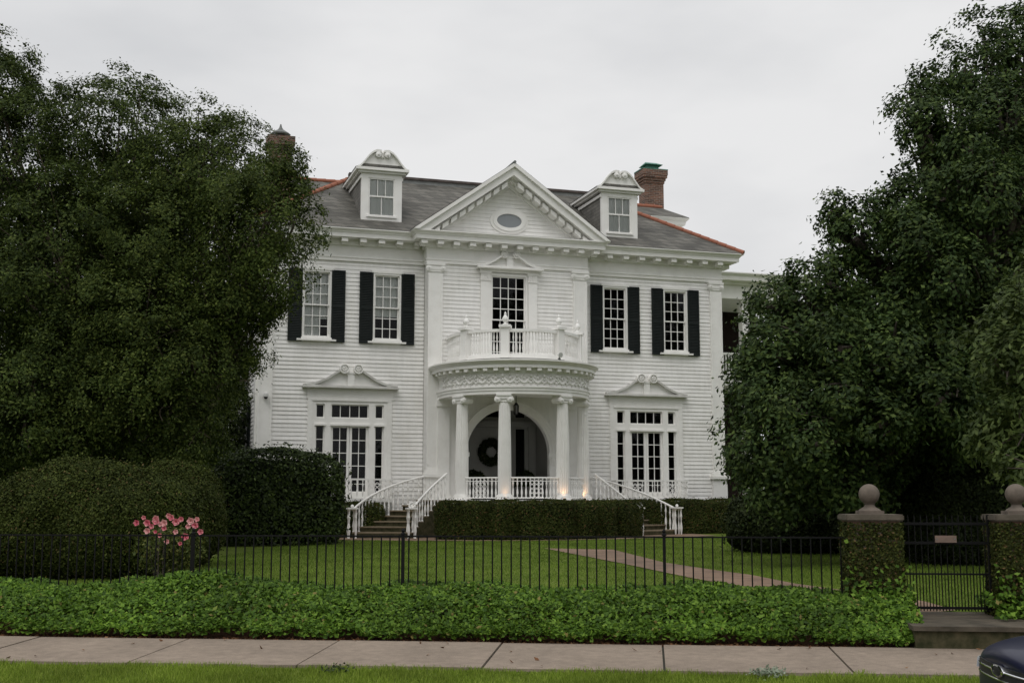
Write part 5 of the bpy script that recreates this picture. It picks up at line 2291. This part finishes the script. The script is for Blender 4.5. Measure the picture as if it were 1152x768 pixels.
def on_paths(t, s):
    X = t * cos(AL) + s * sin(AL)
    Y = -t * sin(AL) + s * cos(AL)
    u = (X - HO.x) * cos(PSI) + (Y - HO.y) * sin(PSI)
    v = (X - HO.x) * sin(PSI) - (Y - HO.y) * cos(PSI)
    ap = (v < 5.2 - .06 * (u - .3) ** 2) & (np.abs(u) < 7)
    ins = np.zeros(len(t), bool)
    m = len(path_poly)
    for i in range(m):
        (ax, ay), (bx, by) = path_poly[i], path_poly[(i + 1) % m]
        c = ((ay > s) != (by > s)) & (t < (bx - ax) * (s - ay) / (by - ay + 1e-12) + ax)
        ins ^= c
    return ins | ap


blades('verge_grass', 'strip of short green grass between kerb and sidewalk', 90000, -6.5, 6.5, 9.9, 11.95, .05, .0035, lambda t, s: s < 11.82 + .07 * np.sin(4 * t) * np.sin(1.3 * t) + .03 * np.sin(17 * t))
blades('lawn_blades', 'mown green lawn between the iron fence and the house', 170000, -9.5, 8.5, 14.9, 37, .030, .006, m_='lawn_blade',
       keepf=lambda t, s: ~on_paths(t, s))
n = 1500
t = rng.uniform(-10, tL, n)
s = 13.50 + np.abs(rng.normal(0, .10, n))
z = gz_arr(s) + .022
X = t * cos(AL) + s * sin(AL)
Y = -t * sin(AL) + s * cos(AL)
kk = 34
ts, ss_ = rng.uniform(-7, 5, kk), rng.uniform(11.9, 13.5, kk)
X = np.concatenate([X, ts * cos(AL) + ss_ * sin(AL)])
Y = np.concatenate([Y, -ts * sin(AL) + ss_ * cos(AL)])
z = np.concatenate([z, gz_arr(ss_) + .045])
n += kk
dl = quads('fallen_leaves', leaves(np.stack([X, Y, z], 1), np.tile([0., 0, 1.0], (n, 1)), .06, .035, .4), 'dead_leaf')
tag(dl, 'brown fallen leaves along the foot of the ivy bank', 'leaves', kind='stuff')

for (px, py, lab, lm, sc) in ((866, 762, 'pale grey green weed in the verge grass near the parked car', 'leaf_weed', 1.0), (377, 757, 'small dark weed in the verge grass against the sidewalk', 'leaf_shrub', 1.0)):
    p = on_ground(px, py)
    n_ = 160 if lm == 'leaf_weed' else 60
    wd_ = empty('weed', (p.x, p.y, p.z))
    tag(wd_, lab, 'weed')
    q = rng.normal(0, 1, (n_, 3)) * np.array([.075, .06, .02]) + np.array([0, 0, .05])
    quads('foliage', leaves(q, np.tile([0., -.4, 1.0], (n_, 1)), .05, .022, .6), lm, wd_)

# ------------------------------------------------------------------ the parked car
car = empty('parked_car', st(2.25, 8.40, -.08), -AL + radians(4))
tag(car, 'dark blue parked car, only its nose showing at the lower right', 'car')
# local x runs from the nose backwards, y across (positive = kerb side), z up
stations = [  # x, half width, z of sill, z of mid side, z of shoulder, z of top centre
    (-.008, .50, .27, .42, .545, .595), (.00, .56, .24, .42, .575, .635), (.03, .67, .21, .44, .605, .662), (.12, .765, .20, .46, .63, .694), (.26, .825, .19, .48, .655, .722), (.50, .845, .18, .50, .68, .755), (.85, .87, .18, .53, .72, .81),
    (1.25, .88, .18, .55, .76, .86), (1.45, .885, .18, .56, .78, .88), (2.2, .89, .18, .57, .80, .89), (3.0, .89, .18, .58, .83, .90), (3.7, .875, .19, .59, .86, .93), (4.15, .83, .22, .60, .87, .95), (4.4, .76, .28, .58, .82, .90), (4.48, .66, .34, .54, .72, .78)]
b = MB()
vs, fs = [], []
ncol = 13
for (x, hw_, z0, z1, z2, z3) in stations:
    z1, z2, z3 = z1 * 1.16, z2 * 1.16, z3 * 1.16
    prof = [(.0, z0 - .01), (.75, z0), (.95, z0 + .06), (1.0, z1), (.97, z1 + (z2 - z1) * .6), (.88, z2), (.45, z2 + (z3 - z2) * .72)]
    full = [(-a * hw_, z) for a, z in prof[1:]][::1]
    left = [(-a * hw_, z) for a, z in prof[1:]]
    right = [(a * hw_, z) for a, z in prof[1:]][::-1]
    row = left + [(0, z3)] + right
    bow = 0.16 * 1.0
    for (y, z) in row:
        k = max(0, 1 - x / .5)
        vs.append((x + .05 * k * (y / .6) ** 2, y, z))
m = len(row)
for i in range(len(stations) - 1):
    for j in range(m - 1):
        fs.append((i * m + j, i * m + j + 1, (i + 1) * m + j + 1, (i + 1) * m + j))
    fs.append((i * m + m - 1, i * m, (i + 1) * m, (i + 1) * m + m - 1))
fs.append(tuple(range(m)))
fs.append(tuple((len(stations) - 1) * m + j for j in range(m)))
b.add(vs, fs)
body = b.build('body', 'car_paint', car, smooth=True)
sub = body.modifiers.new('sub', 'SUBSURF')
sub.levels = sub.render_levels = 2
b = MB()
cab = [(1.30, .72, .86, .70, .87), (1.95, .70, .86, .56, 1.36), (2.4, .70, .87, .54, 1.44), (3.0, .70, .88, .54, 1.43), (3.5, .70, .90, .52, 1.32), (4.1, .66, .93, .58, .94)]
vs, fs = [], []
cab = [(x, w0, z0 * 1.12, w1, z1 * 1.06) for (x, w0, z0, w1, z1) in cab]
for (x, w0, z0, w1, z1) in cab:
    vs += [(x, -w0, z0), (x, -w1, z1 - .03), (x, -w1 * .6, z1), (x, w1 * .6, z1), (x, w1, z1 - .03), (x, w0, z0)]
for i in range(len(cab) - 1):
    for j in range(5):
        fs.append((i * 6 + j, i * 6 + j + 1, (i + 1) * 6 + j + 1, (i + 1) * 6 + j))
b.add(vs, fs)
b.build('cabin_glass', 'car_glass', car, smooth=True)
b = MB()
vs = []
for (x, w0, z0, w1, z1) in cab[1:5]:
    vs += [(x, -w1 * .98, z1 - .015), (x, -w1 * .5, z1 + .012), (x, w1 * .5, z1 + .012), (x, w1 * .98, z1 - .015)]
b.add(vs, [(i * 4 + j, i * 4 + j + 1, i * 4 + j + 5, i * 4 + j + 4) for i in range(3) for j in range(3)])
b.build('car_roof', 'car_paint', car, smooth=True)
for (x, sgn) in ((.82, -1), (.82, 1), (3.5, -1), (3.5, 1)):
    b = MB()
    b.lathe((x, sgn * .80, .31), [(.22, -.09), (.29, -.10), (.315, -.07), (.315, .07), (.29, .10), (.22, .09)], 28, (0, 1, 0))
    wh = b.build('wheel', 'tyre_rubber', car, smooth=True)
    b = MB()
    b.lathe((x, sgn * .80, .31), [(.215, -.07), (.21, .075)], 24, (0, 1, 0))
    for k in range(5):
        q = 2 * pi * k / 5
        b.tube([(x, sgn * .895, .31), (x + .2 * cos(q), sgn * .89, .31 + .2 * sin(q))], .03, 6)
    b.build('rim', 'chrome', wh)


def nose(y):
    """x of the front skin across the car at grille height"""
    return -.002 + .05 * (y / .6) ** 2 + .05 * abs(y / .72) ** 4


b = MB()
pts = [(-.52 + 1.04 * k / 24) for k in range(25)]
vs = []
for y in pts:
    x = nose(y)
    vs += [(x - .012, y, 0.582), (x - .008, y, 0.662), (x + .05, y, 0.662), (x + .05, y, 0.582)]
b.add(vs, [(i * 4 + j, i * 4 + (j + 1) % 4, i * 4 + 4 + (j + 1) % 4, i * 4 + 4 + j) for i in range(24) for j in range(4)] + [(0, 1, 2, 3), (96, 97, 98, 99)])
gr = b.build('grille', 'black_plastic', car)
b = MB()
for z, r in ((0.574, .006), (0.630, .007)):
    b.tube([(nose(y) - .013, y, z) for y in pts], r, 6)
b.build('chrome_bar', 'chrome', gr, smooth=True)
b = MB()
b.lathe((-.006, 0, 0.630), [(.072, 0), (.072, .018), (.055, .022), (.055, .012)], 24, (-1, 0, 0))
b.v = [(x, y * 1.5, 0.630 + (z - 0.630) * .56) for x, y, z in b.v]
bo = b.build('badge_rim', 'chrome', car, smooth=True)
b = MB()
b.lathe((-.008, 0, 0.630), [(.054, 0), (.054, .014), (.045, .018)], 24, (-1, 0, 0))
b.v = [(x, y * 1.5, 0.630 + (z - 0.630) * .56) for x, y, z in b.v]
b.build('badge', 'black_plastic', car, smooth=True)
for s in (-1, 1):
    b = MB()
    vs = []
    for k in range(9):
        y = s * (.535 + .21 * k / 8)
        x = nose(y) + .0015 * k * k
        h = .030 + .016 * k / 8
        vs += [(x - .030, y, 0.615 - h * .9), (x - .022, y, 0.615 + h), (x + .09, y, 0.615 + h), (x + .09, y, 0.615 - h * .9)]
    b.add(vs, [(i * 4 + j, i * 4 + (j + 1) % 4, i * 4 + 4 + (j + 1) % 4, i * 4 + 4 + j) for i in range(8) for j in range(4)] + [(0, 1, 2, 3), (32, 33, 34, 35)])
    b.build('headlight', 'lamp_glass', car)
b = MB()
vs = []
for y in pts:
    x = nose(y)
    vs += [(x - .012, y * .9, .24), (x - .016, y * .9, .34), (x + .06, y * .9, .34), (x + .06, y * .9, .24)]
b.add(vs, [(i * 4 + j, i * 4 + (j + 1) % 4, i * 4 + 4 + (j + 1) % 4, i * 4 + 4 + j) for i in range(24) for j in range(4)] + [(0, 1, 2, 3), (96, 97, 98, 99)])
b.build('lower_intake', 'black_plastic', car)
